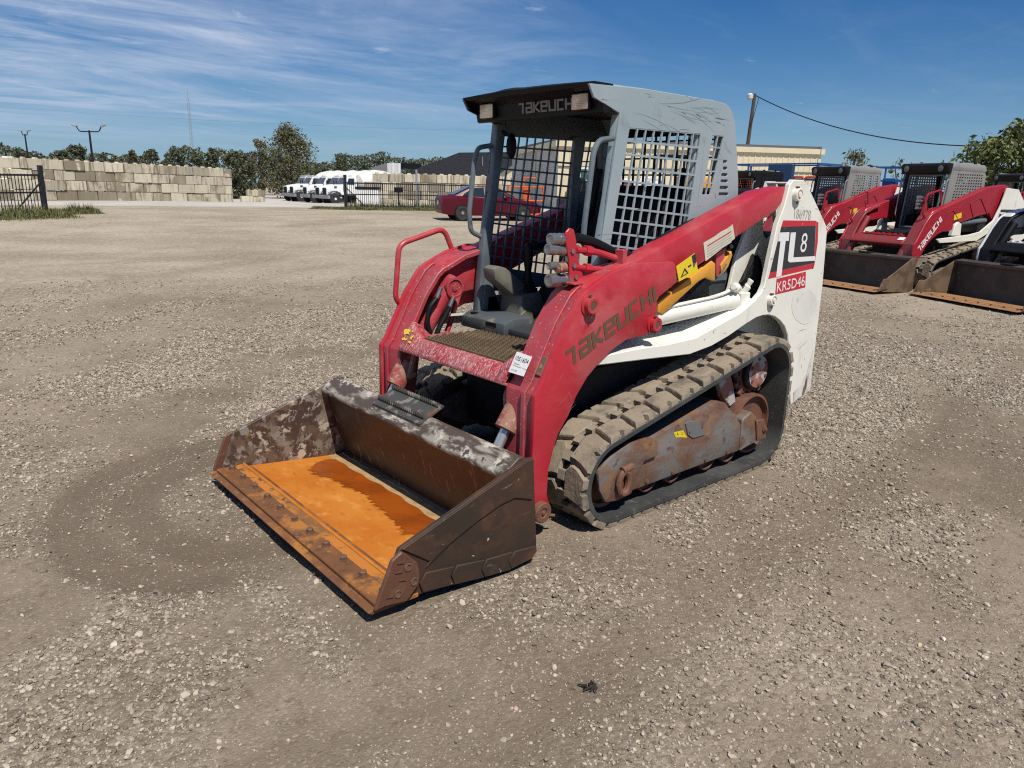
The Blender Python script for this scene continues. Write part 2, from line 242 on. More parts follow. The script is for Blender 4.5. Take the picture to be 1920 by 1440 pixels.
# ------------------------------------------------------------------ mesh helpers
class MB:
    def __init__(s): s.v = []; s.f = []
    def add(s, vs, fs):
        o = len(s.v); s.v += [tuple(v) for v in vs]; s.f += [tuple(i+o for i in f) for f in fs]; return s
    def box(s, c, d, rot=None):
        vs = [Vector((x*d[0]/2, y*d[1]/2, z*d[2]/2)) for x in (-1, 1) for y in (-1, 1) for z in (-1, 1)]
        if rot is not None: vs = [rot @ v for v in vs]
        vs = [v+Vector(c) for v in vs]
        return s.add(vs, [(0, 1, 3, 2), (4, 6, 7, 5), (0, 4, 5, 1), (2, 3, 7, 6), (0, 2, 6, 4), (1, 5, 7, 3)])
    def prism(s, pts, y0, y1):                     # (x, z) outline swept along y
        n = len(pts)
        vs = [(x, y0, z) for x, z in pts]+[(x, y1, z) for x, z in pts]
        return s.add(vs, [tuple(range(n)), tuple(range(2*n-1, n-1, -1))]+[(i, i+n, (i+1) % n+n, (i+1) % n) for i in range(n)])
    def sweep(s, pts, vec):                        # 3-D polygon swept by a vector
        n = len(pts); vec = Vector(vec)
        vs = [Vector(p) for p in pts]; vs += [p+vec for p in vs]
        return s.add(vs, [tuple(range(n)), tuple(range(2*n-1, n-1, -1))]+[(i, i+n, (i+1) % n+n, (i+1) % n) for i in range(n)])
    def tube(s, path, r, n=8, closed=False):
        P = [Vector(p) for p in path]; k = len(P); rr = r if isinstance(r, (list, tuple)) else [r]*k
        vs = []; up = None
        for i, p in enumerate(P):
            a = P[i-1] if (i > 0 or closed) else p; b = P[(i+1) % k] if (i < k-1 or closed) else p
            t = (b-a).normalized()
            if up is None:
                up = t.orthogonal().normalized()
            up = (up - t*up.dot(t)).normalized(); w_ = t.cross(up)
            vs += [p+(up*math.cos(2*math.pi*j/n)+w_*math.sin(2*math.pi*j/n))*rr[i] for j in range(n)]
        fs = []
        for i in range(k if closed else k-1):
            i2 = (i+1) % k
            fs += [(i*n+j, i*n+(j+1) % n, i2*n+(j+1) % n, i2*n+j) for j in range(n)]
        if not closed: fs += [tuple(range(n-1, -1, -1)), tuple((k-1)*n+j for j in range(n))]
        return s.add(vs, fs)
    def cyl(s, p0, p1, r0, r1=None, n=18):
        return s.tube([p0, p1], [r0, r0 if r1 is None else r1], n)
    def lathe(s, p0, ax, prof, n=18):              # prof: (distance along ax, radius)
        ax = Vector(ax).normalized(); p0 = Vector(p0); u = ax.orthogonal().normalized(); w_ = ax.cross(u)
        vs = [p0+ax*d+(u*math.cos(2*math.pi*j/n)+w_*math.sin(2*math.pi*j/n))*r for d, r in prof for j in range(n)]
        k = len(prof); fs = [(i*n+j, i*n+(j+1) % n, (i+1)*n+(j+1) % n, (i+1)*n+j) for i in range(k-1) for j in range(n)]
        fs += [tuple(range(n-1, -1, -1)), tuple((k-1)*n+j for j in range(n))]
        return s.add(vs, fs)
    def ball(s, c, r, n=10, m=6, sc=(1, 1, 1)):
        c = Vector(c); vs = [c+Vector((0, 0, r*sc[2]))]
        for i in range(1, m):
            a = math.pi*i/m
            vs += [c+Vector((math.sin(a)*math.cos(2*math.pi*j/n)*r*sc[0], math.sin(a)*math.sin(2*math.pi*j/n)*r*sc[1], math.cos(a)*r*sc[2])) for j in range(n)]
        vs.append(c-Vector((0, 0, r*sc[2])))
        fs = [(0, 1+j, 1+(j+1) % n) for j in range(n)]
        for i in range(m-2):
            a = 1+i*n; fs += [(a+j, a+n+j, a+n+(j+1) % n, a+(j+1) % n) for j in range(n)]
        a = 1+(m-2)*n; L = len(vs)-1
        fs += [(a+j, L, a+(j+1) % n) for j in range(n)]
        return s.add(vs, fs)
    def loft(s, rings, cap=True):
        n = len(rings[0]); vs = [p for r in rings for p in r]
        fs = [(i*n+j, i*n+(j+1) % n, (i+1)*n+(j+1) % n, (i+1)*n+j) for i in range(len(rings)-1) for j in range(n)]
        if cap: fs += [tuple(range(n-1, -1, -1)), tuple((len(rings)-1)*n+j for j in range(n))]
        return s.add(vs, fs)
    def mesh(s, name, mat, bevel=0, seg=1, smooth=30):
        me = bpy.data.meshes.new(name); me.from_pydata(s.v, [], s.f)
        bm = bmesh.new(); bm.from_mesh(me)
        bmesh.ops.recalc_face_normals(bm, faces=bm.faces)
        if bevel:
            es = [e for e in bm.edges if len(e.link_faces) == 2 and e.calc_face_angle(0) > 0.5]
            bmesh.ops.bevel(bm, geom=es, offset=bevel, segments=seg, affect='EDGES', clamp_overlap=True, profile=0.5)
        bm.to_mesh(me); bm.free()
        if smooth:
            me.shade_smooth(); me.set_sharp_from_angle(angle=math.radians(smooth))
        me.materials.append(mat)
        return me
    def build(s, name, mat, parent=None, bevel=0, seg=1, smooth=30, **tags):
        return link(name, s.mesh(name, mat, bevel, seg, smooth), parent, **tags)
def link(name, me, parent=None, label=None, category=None, group=None, kind=None):
    o = bpy.data.objects.new(name, me); col.objects.link(o)
    if parent is not None: o.parent = parent
    if label: o['label'] = label
    if category: o['category'] = category
    if group: o['group'] = group
    if kind: o['kind'] = kind
    return o
def thing(name, label, category, loc=(0, 0, 0), rz=0, group=None):
    o = link(name, None, None, label, category, group); o.location = loc; o.rotation_euler = (0, 0, rz); return o
def children(o): return [c for c in list(bpy.data.objects) if c.parent == o]
KIDS = {}
def copy_tree(o, parent=None):
    c = o.copy(); col.objects.link(c)
    if parent is not None: c.parent = parent
    for ch in KIDS.get(o.name, []): copy_tree(ch, c)
    return c
def index_kids():
    KIDS.clear()
    for o in bpy.data.objects:
        if o.parent: KIDS.setdefault(o.parent.name, []).append(o)
def fillet(path, r, n=5):                          # rounds the corners of a polyline
    P = [Vector(p) for p in path]; out = [P[0]]
    for i in range(1, len(P)-1):
        a = P[i-1]-P[i]; b = P[i+1]-P[i]; d = min(r, a.length*0.45, b.length*0.45)
        p0 = P[i]+a.normalized()*d; p1 = P[i]+b.normalized()*d
        for k in range(n+1):
            t = k/n; out.append(p0*(1-t)**2+P[i]*2*t*(1-t)+p1*t*t)
    out.append(P[-1]); return out
def plate_mesh(name, outer, holes, y0, y1, mat, bevel=0.0):
    """flat sheet in the XZ plane with real openings, between y0 and y1"""
    cu = bpy.data.curves.new(name, 'CURVE'); cu.dimensions = '2D'; cu.fill_mode = 'BOTH'
    for pts in [outer]+list(holes):
        sp = cu.splines.new('POLY'); sp.points.add(len(pts)-1)
        for p, q in zip(sp.points, pts): p.co = (q[0], q[1], 0, 1)
        sp.use_cyclic_u = True
    cu.extrude = abs(y1-y0)/2-bevel; cu.bevel_depth = bevel; cu.bevel_resolution = 0
    ob = bpy.data.objects.new('outline', cu)
    me = bpy.data.meshes.new_from_object(ob); bpy.data.objects.remove(ob); bpy.data.curves.remove(cu)
    yc = (y0+y1)/2
    me.transform(Matrix(((1, 0, 0, 0), (0, 0, -1, yc), (0, 1, 0, 0), (0, 0, 0, 1))))
    me.materials.clear(); me.materials.append(mat); me.name = name
    me.shade_smooth(); me.set_sharp_from_angle(angle=math.radians(30))
    return me
def lattice_mesh(name, quad, nc, nr, bu, bv, y0, y1, mat):
    """cut-out grid: a quad (tl, tr, br, bl) of bars bu, bv wide (fractions of a cell) as one connected sheet"""
    us = [-.02/nc]; vs_ = [-.02/nr]
    for i in range(nc): us += [(i+bu/2)/nc, (i+1-bu/2)/nc]
    for j in range(nr): vs_ += [(j+bv/2)/nr, (j+1-bv/2)/nr]
    us.append(1+.02/nc); vs_.append(1+.02/nr)
    P = []; nu = len(us)
    for v in vs_:
        for u in us:
            a = Vector(quad[0]).lerp(Vector(quad[1]), u); b = Vector(quad[3]).lerp(Vector(quad[2]), u); p = a.lerp(b, v); P.append((p.x, y0, p.y))
    bm = bmesh.new(); V = [bm.verts.new(p) for p in P]; F = []
    for j in range(len(vs_)-1):
        for i in range(nu-1):
            if i % 2 and j % 2: continue
            F.append(bm.faces.new((V[j*nu+i], V[j*nu+i+1], V[(j+1)*nu+i+1], V[(j+1)*nu+i])))
    r = bmesh.ops.extrude_face_region(bm, geom=F)
    for v in [e for e in r['geom'] if isinstance(e, bmesh.types.BMVert)]: v.co.y = y1
    bmesh.ops.recalc_face_normals(bm, faces=bm.faces)
    me = bpy.data.meshes.new(name); bm.to_mesh(me); bm.free(); me.materials.append(mat); return me
def text_mesh(s, mat, O, U, V, height, width=None, name='lettering', shear=0.0):
    """flat print: lower-left corner O, unit directions U (reading) and V (up)"""
    cu = bpy.data.curves.new('lettering', 'FONT'); cu.body = s; cu.size = 1.0; cu.shear = shear; cu.resolution_u = 3
    ob = bpy.data.objects.new('outline', cu)
    me = bpy.data.meshes.new_from_object(ob); bpy.data.objects.remove(ob); bpy.data.curves.remove(cu)
    co = [v.co.copy() for v in me.vertices]
    x0 = min(c.x for c in co); x1 = max(c.x for c in co); y0 = min(c.y for c in co); y1 = max(c.y for c in co)
    k = height/(y1-y0); kx = k if width is None else width/(x1-x0)
    O = Vector(O); U = Vector(U).normalized(); V = Vector(V).normalized()
    for v, c in zip(me.vertices, co): v.co = O+U*((c.x-x0)*kx)+V*((c.y-y0)*k)
    me.materials.clear(); me.materials.append(mat); me.name = name
    return me
# the maker's word mark as strokes on a 1-high grid
GLYPH = {'T': (0.72, [[(0.0, 0.92), (0.50, 0.92), (0.42, 0.0)]]),
         'a': (0.78, [[(0.05, 0.92), (0.66, 0.92), (0.66, 0.07), (0.07, 0.07), (0.07, 0.50), (0.66, 0.50)]]),
         'k': (0.74, [[(0.07, 1.0), (0.07, 0.0)], [(0.64, 0.95), (0.16, 0.48), (0.66, 0.02)]]),
         'e': (0.78, [[(0.07, 0.50), (0.66, 0.50), (0.66, 0.92), (0.07, 0.92), (0.07, 0.07), (0.66, 0.07)]]),
         'u': (0.80, [[(0.07, 1.0), (0.07, 0.07), (0.68, 0.07), (0.68, 1.0)]]),
         'c': (0.76, [[(0.66, 0.92), (0.07, 0.92), (0.07, 0.07), (0.66, 0.07)]]),
         'h': (0.80, [[(0.07, 1.0), (0.07, 0.0)], [(0.07, 0.5), (0.68, 0.5)], [(0.68, 1.0), (0.68, 0.0)]]),
         'i': (0.22, [[(0.08, 1.0), (0.08, 0.0)]])}
def wordmark(word, mat, O, U, V, height, width, parent, shear=0.12, stroke=0.15):
    tot = sum(GLYPH[ch][0] for ch in word)+0.08*(len(word)-1)
    mb = MB(); x = 0; O = Vector(O); U = Vector(U).normalized(); V = Vector(V).normalized(); kx = width/tot; wk = [0]
    def pt(a, b): return O+U*((a+shear*b)*kx)+V*(b*height)
    for ch in word:
        adv, strokes = GLYPH[ch]
        for st in strokes:
            n = len(st); L = []; Rr = []
            for i, p in enumerate(st):
                p = Vector(p); d0 = (p-Vector(st[i-1])).normalized() if i else None; d1 = (Vector(st[i+1])-p).normalized() if i < n-1 else None
                if d0 is None: nn = Vector((-d1.y, d1.x))*stroke/2
                elif d1 is None: nn = Vector((-d0.y, d0.x))*stroke/2
                else:
                    nn = Vector((-d0.y, d0.x))+Vector((-d1.y, d1.x)); nn = nn.normalized()*(stroke/2/max(0.4, nn.normalized().dot(Vector((-d0.y, d0.x)))))
                L.append(p+nn); Rr.append(p-nn)
            vs = [pt(x+q.x, q.y) for q in L]+[pt(x+q.x, q.y) for q in Rr]
            Wn = U.cross(V)*(1 if U.cross(V).dot(CO-O) > 0 else -1)
            for i in range(n-1):
                wk[0] += 1; mb.add([v+Wn*(.00014*(wk[0] % 9)) for v in (vs[i], vs[i+1], vs[n+i+1], vs[n+i])], [(0, 1, 2, 3)])
        x += adv+0.08
    return mb.build('lettering', mat, parent, smooth=0)
def sticker(pts, mat, parent, name='sticker'):      # flat printed label from 3-D corner points
    return MB().add(pts, [tuple(range(len(pts)))]).build(name, mat, parent, smooth=0)
def yq(y, pts): return [(x, y, z) for x, z in XZ(y, pts)]

# ------------------------------------------------------------------ rubber track
def hull_path(circ, step=0.02):
    """outer belt line round circles (x, z, r) given anticlockwise as seen from +y with x to the left"""
    n = len(circ); seg = []
    for i in range(n):
        (x0, z0, r0), (x1, z1, r1) = circ[i], circ[(i+1) % n]
        dx, dz = x1-x0, z1-z0; D = math.hypot(dx, dz); a = math.atan2(dz, dx); b = math.acos((r0-r1)/D)
        seg.append((a-b, (x0+r0*math.cos(a-b), z0+r0*math.sin(a-b)), (x1+r1*math.cos(a-b), z1+r1*math.sin(a-b))))
    pts = []
    for i in range(n):
        th0 = seg[i-1][0]; th1 = seg[i][0]; x, z, r = circ[i]
        while th1 < th0: th1 += 2*math.pi
        k = max(2, int((th1-th0)*r/step))
        pts += [(x+r*math.cos(th0+(th1-th0)*j/k), z+r*math.sin(th0+(th1-th0)*j/k)) for j in range(k)]
        a, b = seg[i][1], seg[i][2]; k = max(2, int(math.hypot(b[0]-a[0], b[1]-a[1])/0.06))
        pts += [(a[0]+(b[0]-a[0])*j/k, a[1]+(b[1]-a[1])*j/k) for j in range(k)]
    return pts
class Path:
    def __init__(s, pts):
        s.p = [Vector((a, b)) for a, b in pts]; s.n = len(s.p); s.d = [0]
        for i in range(s.n): s.d.append(s.d[-1]+(s.p[(i+1) % s.n]-s.p[i]).length)
        s.L = s.d[-1]
    def at(s, t):
        t %= s.L
        import bisect
        i = min(s.n-1, bisect.bisect_right(s.d, t)-1); a = s.p[i]; b = s.p[(i+1) % s.n]
        u = (t-s.d[i])/max(1e-9, s.d[i+1]-s.d[i]); tg = (b-a).normalized()
        return a.lerp(b, u), tg
    def map(s, t, y, h):
        p, tg = s.at(t); nrm = Vector((tg.y, -tg.x))
        q = p+nrm*h; return (q.x, y, q.y)
def make_track(parent, circ, y0, y1, side, nl, belt_t=0.03, lug_h=0.030, lugs_apart=True, seed=1):
    """side +1: outer edge is y1"""
    P = Path(hull_path(circ)); rr = random.Random(seed)
    ys = (y0, y1); n = P.n; vs = []
    inner = []
    for i in range(n):
        p = P.p[i]; tg = (P.p[(i+1) % n]-P.p[i-1]).normalized(); nr = Vector((tg.y, -tg.x)); q = p-nr*belt_t
        b = 0.008
        vs += [(p.x-nr.x*b, y0, p.y-nr.y*b), (p.x, y0+b, p.y), (p.x, y1-b, p.y), (p.x-nr.x*b, y1, p.y-nr.y*b), (q.x, y1, q.y), (q.x, y0, q.y)]
    fs = [(i*6+j, i*6+(j+1) % 6, ((i+1) % n)*6+(j+1) % 6, ((i+1) % n)*6+j) for i in range(n) for j in range(6)]
    t = MB().add(vs, fs).build('track', RUBBER, parent, smooth=40)
    t.data.materials.append(TREAD)
    t.data.polygons.foreach_set('material_index', np.array([1 if i % 6 == 1 else 0 for i in range(len(fs))], np.int32))
    W = y1-y0; pitch = P.L/nl
    near = [(-0.40, 0.575), (0.30, 0.57), (0.46, 0.66), (0.40, 0.80), (0.24, 1.0), (-0.04, 1.0), (-0.09, 0.94), (-0.17, 0.94), (-0.22, 1.0), (-0.60, 1.0), (-0.50, 0.82), (-0.42, 0.68)]
    far = [(a, 1-b) for a, b in near]
    allb = MB()
    for k in range(nl):
        for poly, off in ((near, 0.0), (far, 0.5)):
            base = (k+off)*pitch; j = lambda a: a+rr.uniform(-0.02, 0.02)
            mb = MB(); m_ = len(poly); vs = []
            pj_ = [(j(a), b if b in (0.0, 1.0) else j(b)) for a, b in poly]
            cx_ = sum(a for a, b in poly)/m_; cy_ = sum(b for a, b in poly)/m_
            for h, s_ in ((-0.004, 1.0), (lug_h*0.8, 0.965), (lug_h, 0.90)):
                for a, b in pj_:
                    a2 = cx_+(a-cx_)*s_; b2 = cy_+(b-cy_)*s_
                    yy = y0+W*(b2 if side > 0 else 1-b2)
                    vs.append(P.map(base+a2*pitch, yy, h*rr.uniform(0.92, 1.04) if h > 0 else h))
            fs = [tuple(2*m_+i for i in range(m_))]
            for lv in (0, 1): fs += [(lv*m_+i, lv*m_+(i+1) % m_, (lv+1)*m_+(i+1) % m_, (lv+1)*m_+i) for i in range(m_)]
            mb.add(vs, fs)
            if lugs_apart: mb.build('tread_lug', TREAD, t, smooth=40)
            else: allb.add(mb.v, mb.f)
    mid = MB(); win = MB()
    for k in range(nl*2):                            # lands between the drive-sprocket windows
        base = (k+0.25)*pitch/2; vs = []
        for h, s_ in ((-0.004, 1.0), (lug_h*0.86, 0.9)):
            for a, b in ((-0.135, 0.43), (0.135, 0.43), (0.135, 0.57), (-0.135, 0.57)):
                vs.append(P.map(base+a*s_*pitch, y0+W*b, h))
        mid.add(vs, [(4, 5, 6, 7)]+[(i, (i+1) % 4, 4+(i+1) % 4, 4+i) for i in range(4)])
        win.add([P.map(base+(.25+a)*pitch, y0+W*b, .0012) for a, b in ((-.115, .435), (.115, .435), (.115, .565), (-.115, .565))], [(0, 1, 2, 3)])
    if lugs_apart: win.build('window_shade_quads', BLACK, t, smooth=0, kind='stuff')  # flat black quads paint in the darkness of the open windows
    if lugs_apart: mid.build('window_land', TREAD, t, smooth=40, kind='stuff')
    else:
        allb.add(mid.v, mid.f); allb.build('tread_lugs', TREAD, t, smooth=40, kind='stuff')
    return t
# ------------------------------------------------------------------ ground
rng = np.random.default_rng(11)
_perm = rng.random((256, 256))
def vnoise(x, y):
    xi = np.floor(x).astype(int); yi = np.floor(y).astype(int); fx = x-xi; fy = y-yi
    fx = fx*fx*(3-2*fx); fy = fy*fy*(3-2*fy); g = lambda a, b: _perm[a & 255, b & 255]
    return (g(xi, yi)*(1-fx)+g(xi+1, yi)*fx)*(1-fy)+(g(xi, yi+1)*(1-fx)+g(xi+1, yi+1)*fx)*fy
def fbm(x, y, o=4):
    s = 0; a = 0.5; t = 0
    for i in range(o): s = s+a*vnoise(x*2**i+17.3*i, y*2**i+9.1*i); t += a; a *= 0.5
    return s/t
def nsm(a, b, x):
    t = np.clip((x-a)/(b-a), 0, 1); return t*t*(3-2*t)
def swirl(x, y):                                     # churned dirt where a machine turned, in front of the bucket
    r = np.hypot(x-2.55, y+0.62)+0.12*(fbm(x*2.2, y*2.2, 3)-0.5)
    ring = np.exp(-((r-0.98)/0.13)**2)+0.85*np.exp(-((r-0.66)/0.11)**2)+0.45*(r < 1.05)
    return np.clip(ring, 0, 1.2)*nsm(0.45, 0.0, y)
def lanes(x, y):                                     # packed wheel lanes, darker and smoother than the loose stone
    l = 0
    for ax_, ay_, c_, w_ in ((0.35, 0.94, 3.9, .22), (0.35, 0.94, 5.3, .24), (-0.12, 0.99, 1.35, .2), (0.8, 0.6, -4.2, .3), (0.8, 0.6, -6.0, .3), (.55, -.83, 7.5, .35), (.55, -.83, 9.3, .35)):
        l = l+np.exp(-((x*ax_+y*ay_-c_+0.5*(fbm(x*.25+ax_*9, y*.25, 2)-.5))/w_)**2)
    return np.clip(l, 0, 1)*(0.45+0.55*nsm(.4, .6, fbm(x*.7+11, y*.7, 3)))
def gravel(x, y):                                    # 0 packed dirt .. 1 loose stone
    ux, uy = x*0.83+y*0.55, -x*0.55+y*0.83
    g = fbm(ux*0.55+3.1, uy*1.05+7.7, 4)+0.30*(fbm(x*2.6, y*2.6, 3)-0.5)
    g = nsm(0.40, 0.60, g)
    # stony strip beside the bucket and along the bottom of the yard, packed wheel lanes between
    g = np.maximum(g, 0.9*np.exp(-((y-1.75-0.25*(x-2.0))/0.38)**2)*nsm(-0.6, 0.6, x))
    g = np.maximum(g, 0.85*np.exp(-(((x-3.35)*0.9+(y+1.45)*0.45)/0.40)**2))
    g = np.maximum(g, 0.8*np.exp(-((x-2.98)/0.10)**2)*nsm(-1.0, -0.7, y)*nsm(1.3, 0.9, y))
    lane = lanes(x, y)
    return np.clip(g*(1-0.85*np.clip(swirl(x, y), 0, 1))*(1-0.55*lane), 0, 1)
def gheight(x, y):
    d = np.hypot(x-CX, y-CY)
    big = 0.27*nsm(22, 36, d)*(1-nsm(55, 66, d))-0.45*nsm(56, 82, d)
    fade = 1-nsm(16, 30, d)
    near = np.exp(-(np.clip(np.abs(x-0.7)-1.3, 0, 9)**2+np.clip(np.abs(y)-0.95, 0, 9)**2)/0.15)
    h = 0.030*(fbm(x*0.6, y*0.6, 3)-0.5)+0.018*(fbm(x*2.3+5, y*2.3, 3)-0.5)+0.012*(fbm(x*9, y*9+3, 2)-0.5)
    h = h-0.022*np.clip(swirl(x, y), 0, 1)-0.014*lanes(x, y)+0.010*gravel(x, y)*fbm(x*20, y*20, 2)
    return big+h*fade*(1-0.85*near)-0.008*near
NA, ratio = 900, 1.0165
rs = [0.25]
while rs[-1] < 2600: rs.append(rs[-1]*ratio)
rs = np.array(rs); an = np.linspace(0, 2*np.pi, NA, endpoint=False)
RR, AA = np.meshgrid(rs, an, indexing='ij')
GX = CX+RR*np.cos(AA); GY = CY+RR*np.sin(AA); GZ = gheight(GX, GY)
nv = GX.size+1
co = np.zeros((nv, 3), np.float32); co[:-1, 0] = GX.ravel(); co[:-1, 1] = GY.ravel(); co[:-1, 2] = GZ.ravel(); co[-1] = (CX, CY, GZ[0].mean())
nr = len(rs); i0 = (np.arange(nr-1)[:, None]*NA+np.arange(NA)[None]); j1 = (np.arange(NA)+1) % NA
q = np.stack([i0, i0+NA, np.arange(1, nr)[:, None]*NA+j1[None], np.arange(nr-1)[:, None]*NA+j1[None]], -1).reshape(-1, 4)
tri = np.stack([np.full(NA, nv-1), np.arange(NA), j1], -1)
def np_mesh(name, co, polys, mat, smooth=True):
    me = bpy.data.meshes.new(name)
    me.vertices.add(len(co)); me.vertices.foreach_set('co', np.ascontiguousarray(co, np.float32).ravel())
    tot = sum(p.size for p in polys); nf = sum(len(p) for p in polys)
    me.loops.add(tot); me.loops.foreach_set('vertex_index', np.concatenate([p.ravel() for p in polys]).astype(np.int32))
    st = []; o = 0
    for p in polys: st.append(o+np.arange(len(p))*p.shape[1]); o += p.size
    me.polygons.add(nf); me.polygons.foreach_set('loop_start', np.concatenate(st).astype(np.int32))
    me.update(calc_edges=True)
    if smooth: me.shade_smooth()
    me.materials.append(mat); return me
gm = bpy.data.materials.new('yard_dirt'); gm.use_nodes = True; t = gm.node_tree; b = t.nodes['Principled BSDF']
b.inputs['Roughness'].default_value = 0.95; b.inputs['Specular IOR Level'].default_value = 0.15
geo = N(t, 'ShaderNodeNewGeometry')
def gn(scale, det=6, rough=0.6, st=(1, 1, 1), off=(0, 0, 0)):
    mp = N(t, 'ShaderNodeMapping'); mp.inputs['Scale'].default_value = st; mp.inputs['Location'].default_value = off; t.links.new(geo.outputs['Position'], mp.inputs[0])
    n = N(t, 'ShaderNodeTexNoise'); n.inputs['Scale'].default_value = scale; n.inputs['Detail'].default_value = det; n.inputs['Roughness'].default_value = rough
    t.links.new(mp.outputs[0], n.inputs['Vector']); return n.outputs['Fac']
def gmix(f, a, c, op='MIX'):
    n = N(t, 'ShaderNodeMixRGB', blend_type=op)
    if isinstance(f, float): n.inputs[0].default_value = f
    else: t.links.new(f, n.inputs[0])
    for i, x in ((1, a), (2, c)):
        if isinstance(x, tuple): n.inputs[i].default_value = (*x, 1)
        else: t.links.new(x, n.inputs[i])
    return n.outputs[0]
at_ = N(t, 'ShaderNodeAttribute'); at_.attribute_name = 'gravel'; GRV = at_.outputs['Fac']
as_ = N(t, 'ShaderNodeAttribute'); as_.attribute_name = 'paved'
dirt = gmix(ramp(t, gn(0.8, 8), 0.4, 0.65), (0.160, 0.130, 0.100), (0.235, 0.196, 0.155))
dirt = gmix(ramp(t, gn(0.35, 7, 0.65, (1, 1, 1), (5, 2, 0)), 0.45, 0.68), dirt, (0.29, 0.245, 0.195))
dirt = gmix(ramp(t, gn(14, 6), 0.5, 0.75), dirt, (0.14, 0.112, 0.086))
grv = gmix(ramp(t, gn(1.1, 6, 0.6, (1, 1, 1), (9, 4, 0)), 0.4, 0.65), (0.185, 0.155, 0.122), (0.27, 0.232, 0.188))
vor = N(t, 'ShaderNodeTexVoronoi'); vor.inputs['Scale'].default_value = 48; t.links.new(geo.outputs['Position'], vor.inputs['Vector'])
vor2 = N(t, 'ShaderNodeTexVoronoi'); vor2.inputs['Scale'].default_value = 110; t.links.new(geo.outputs['Position'], vor2.inputs['Vector'])
sepc = N(t, 'ShaderNodeSeparateColor'); t.links.new(vor.outputs['Color'], sepc.inputs[0])
sepd = N(t, 'ShaderNodeSeparateColor'); t.links.new(vor2.outputs['Color'], sepd.inputs[0])
grv = gmix(wmath(t, 'MULTIPLY', ramp(t, sepc.outputs[0], 0.45, 0.95), 0.45), grv, (0.46, 0.405, 0.335))
grv = gmix(wmath(t, 'MULTIPLY', ramp(t, sepc.outputs[1], 0.55, 0.9), 0.5), grv, (0.115, 0.093, 0.072))
dirt = gmix(wmath(t, 'MULTIPLY', ramp(t, sepd.outputs[0], 0.80, 0.95), 0.5), dirt, (0.36, 0.31, 0.25))
farn = ramp(t, gn(0.22, 8, 0.7, (1, 1, 1), (1, 8, 0)), 0.36, 0.62)
streak = ramp(t, gn(0.30, 7, 0.65, (0.35, 1.0, 1), (2, 1, 0)), 0.50, 0.68)
gf = wmath(t, 'MAXIMUM', GRV, 0.0)
c1 = gmix(gf, dirt, grv)
c1 = gmix(wmath(t, 'MULTIPLY', streak, 0.6), c1, (0.175, 0.143, 0.112))
# far yard is paler limestone
cd = N(t, 'ShaderNodeVectorMath', operation='DISTANCE'); cd.inputs[1].default_value = (2, 1, 0); t.links.new(geo.outputs['Position'], cd.inputs[0])
farf = N(t, 'ShaderNodeMapRange'); farf.inputs[1].default_value = 4; farf.inputs[2].default_value = 14; t.links.new(cd.outputs['Value'], farf.inputs[0])
pale = gmix(farn, (0.29, 0.245, 0.19), (0.43, 0.38, 0.305))
pale = gmix(wmath(t, 'MULTIPLY', streak, 0.62), pale, (0.23, 0.19, 0.148))
pale = gmix(wmath(t, 'MULTIPLY', ramp(t, sepc.outputs[0], 0.5, 0.95), 0.4), pale, (0.52, 0.48, 0.41))
c1 = gmix(wmath(t, 'MULTIPLY', farf.outputs[0], 0.85), c1, pale)
ch_ = N(t, 'ShaderNodeAttribute'); ch_.attribute_name = 'churned'
c1 = gmix(wmath(t, 'MULTIPLY', ch_.outputs['Fac'], 0.72), c1, (0.125, 0.098, 0.074))
spk = gn(9, 4, .7)
c1 = gmix(wmath(t, 'MULTIPLY', farf.outputs[0], wmath(t, 'MULTIPLY', ramp(t, spk, .52, .70), .55)), c1, (0.56, 0.50, 0.41))
c1 = gmix(wmath(t, 'MULTIPLY', farf.outputs[0], wmath(t, 'MULTIPLY', ramp(t, spk, .48, .32), .55)), c1, (0.16, 0.125, 0.092))
pav = gmix(ramp(t, gn(0.15, 7), 0.4, 0.65), (0.44, 0.43, 0.40), (0.52, 0.51, 0.48))
c1 = gmix(as_.outputs['Fac'], c1, pav)
c1 = gmix(1.0, c1, (1.03, .995, .925), 'MULTIPLY')
t.links.new(c1, b.inputs['Base Color'])
hb = wmath(t, 'MULTIPLY', wmath(t, 'SUBTRACT', 1.0, vor.outputs['Distance']), wmath(t, 'ADD', wmath(t, 'MULTIPLY', GRV, 0.9), 0.12))
hb = wmath(t, 'ADD', hb, wmath(t, 'MULTIPLY', wmath(t, 'SUBTRACT', 1.0, vor2.outputs['Distance']), 0.30))
hb = wmath(t, 'ADD', hb, wmath(t, 'MULTIPLY', gn(60, 6), 0.6))
bp = N(t, 'ShaderNodeBump'); bp.inputs['Strength'].default_value = 0.75; bp.inputs['Distance'].default_value = 0.012
t.links.new(hb, bp.inputs['Height']); t.links.new(bp.outputs[0], b.inputs['Normal'])
gme = np_mesh('ground', co, [q, tri], gm)
ga = gme.attributes.new('gravel', 'FLOAT', 'POINT'); gv = np.zeros(nv, np.float32); gv[:-1] = gravel(GX, GY).ravel(); ga.data.foreach_set('value', gv)
gc = gme.attributes.new('churned', 'FLOAT', 'POINT'); gv = np.zeros(nv, np.float32); gv[:-1] = np.clip(swirl(GX, GY)+0.55*lanes(GX, GY)*nsm(25, 12, RR), 0, 1).ravel(); gc.data.foreach_set('value', gv)
# pale concrete road between the gates and the block walls
pa = gme.attributes.new('paved', 'FLOAT', 'POINT'); pv = np.zeros(nv, np.float32)
dl = RR
pv[:-1] = (nsm(44.5, 46.5, dl+1.2*fbm(GX*.3, GY*.3, 3))*(1-nsm(120, 140, dl))).ravel(); pa.data.foreach_set('value', pv)
link('ground', gme, kind='structure', label='brown gravel and packed dirt yard')

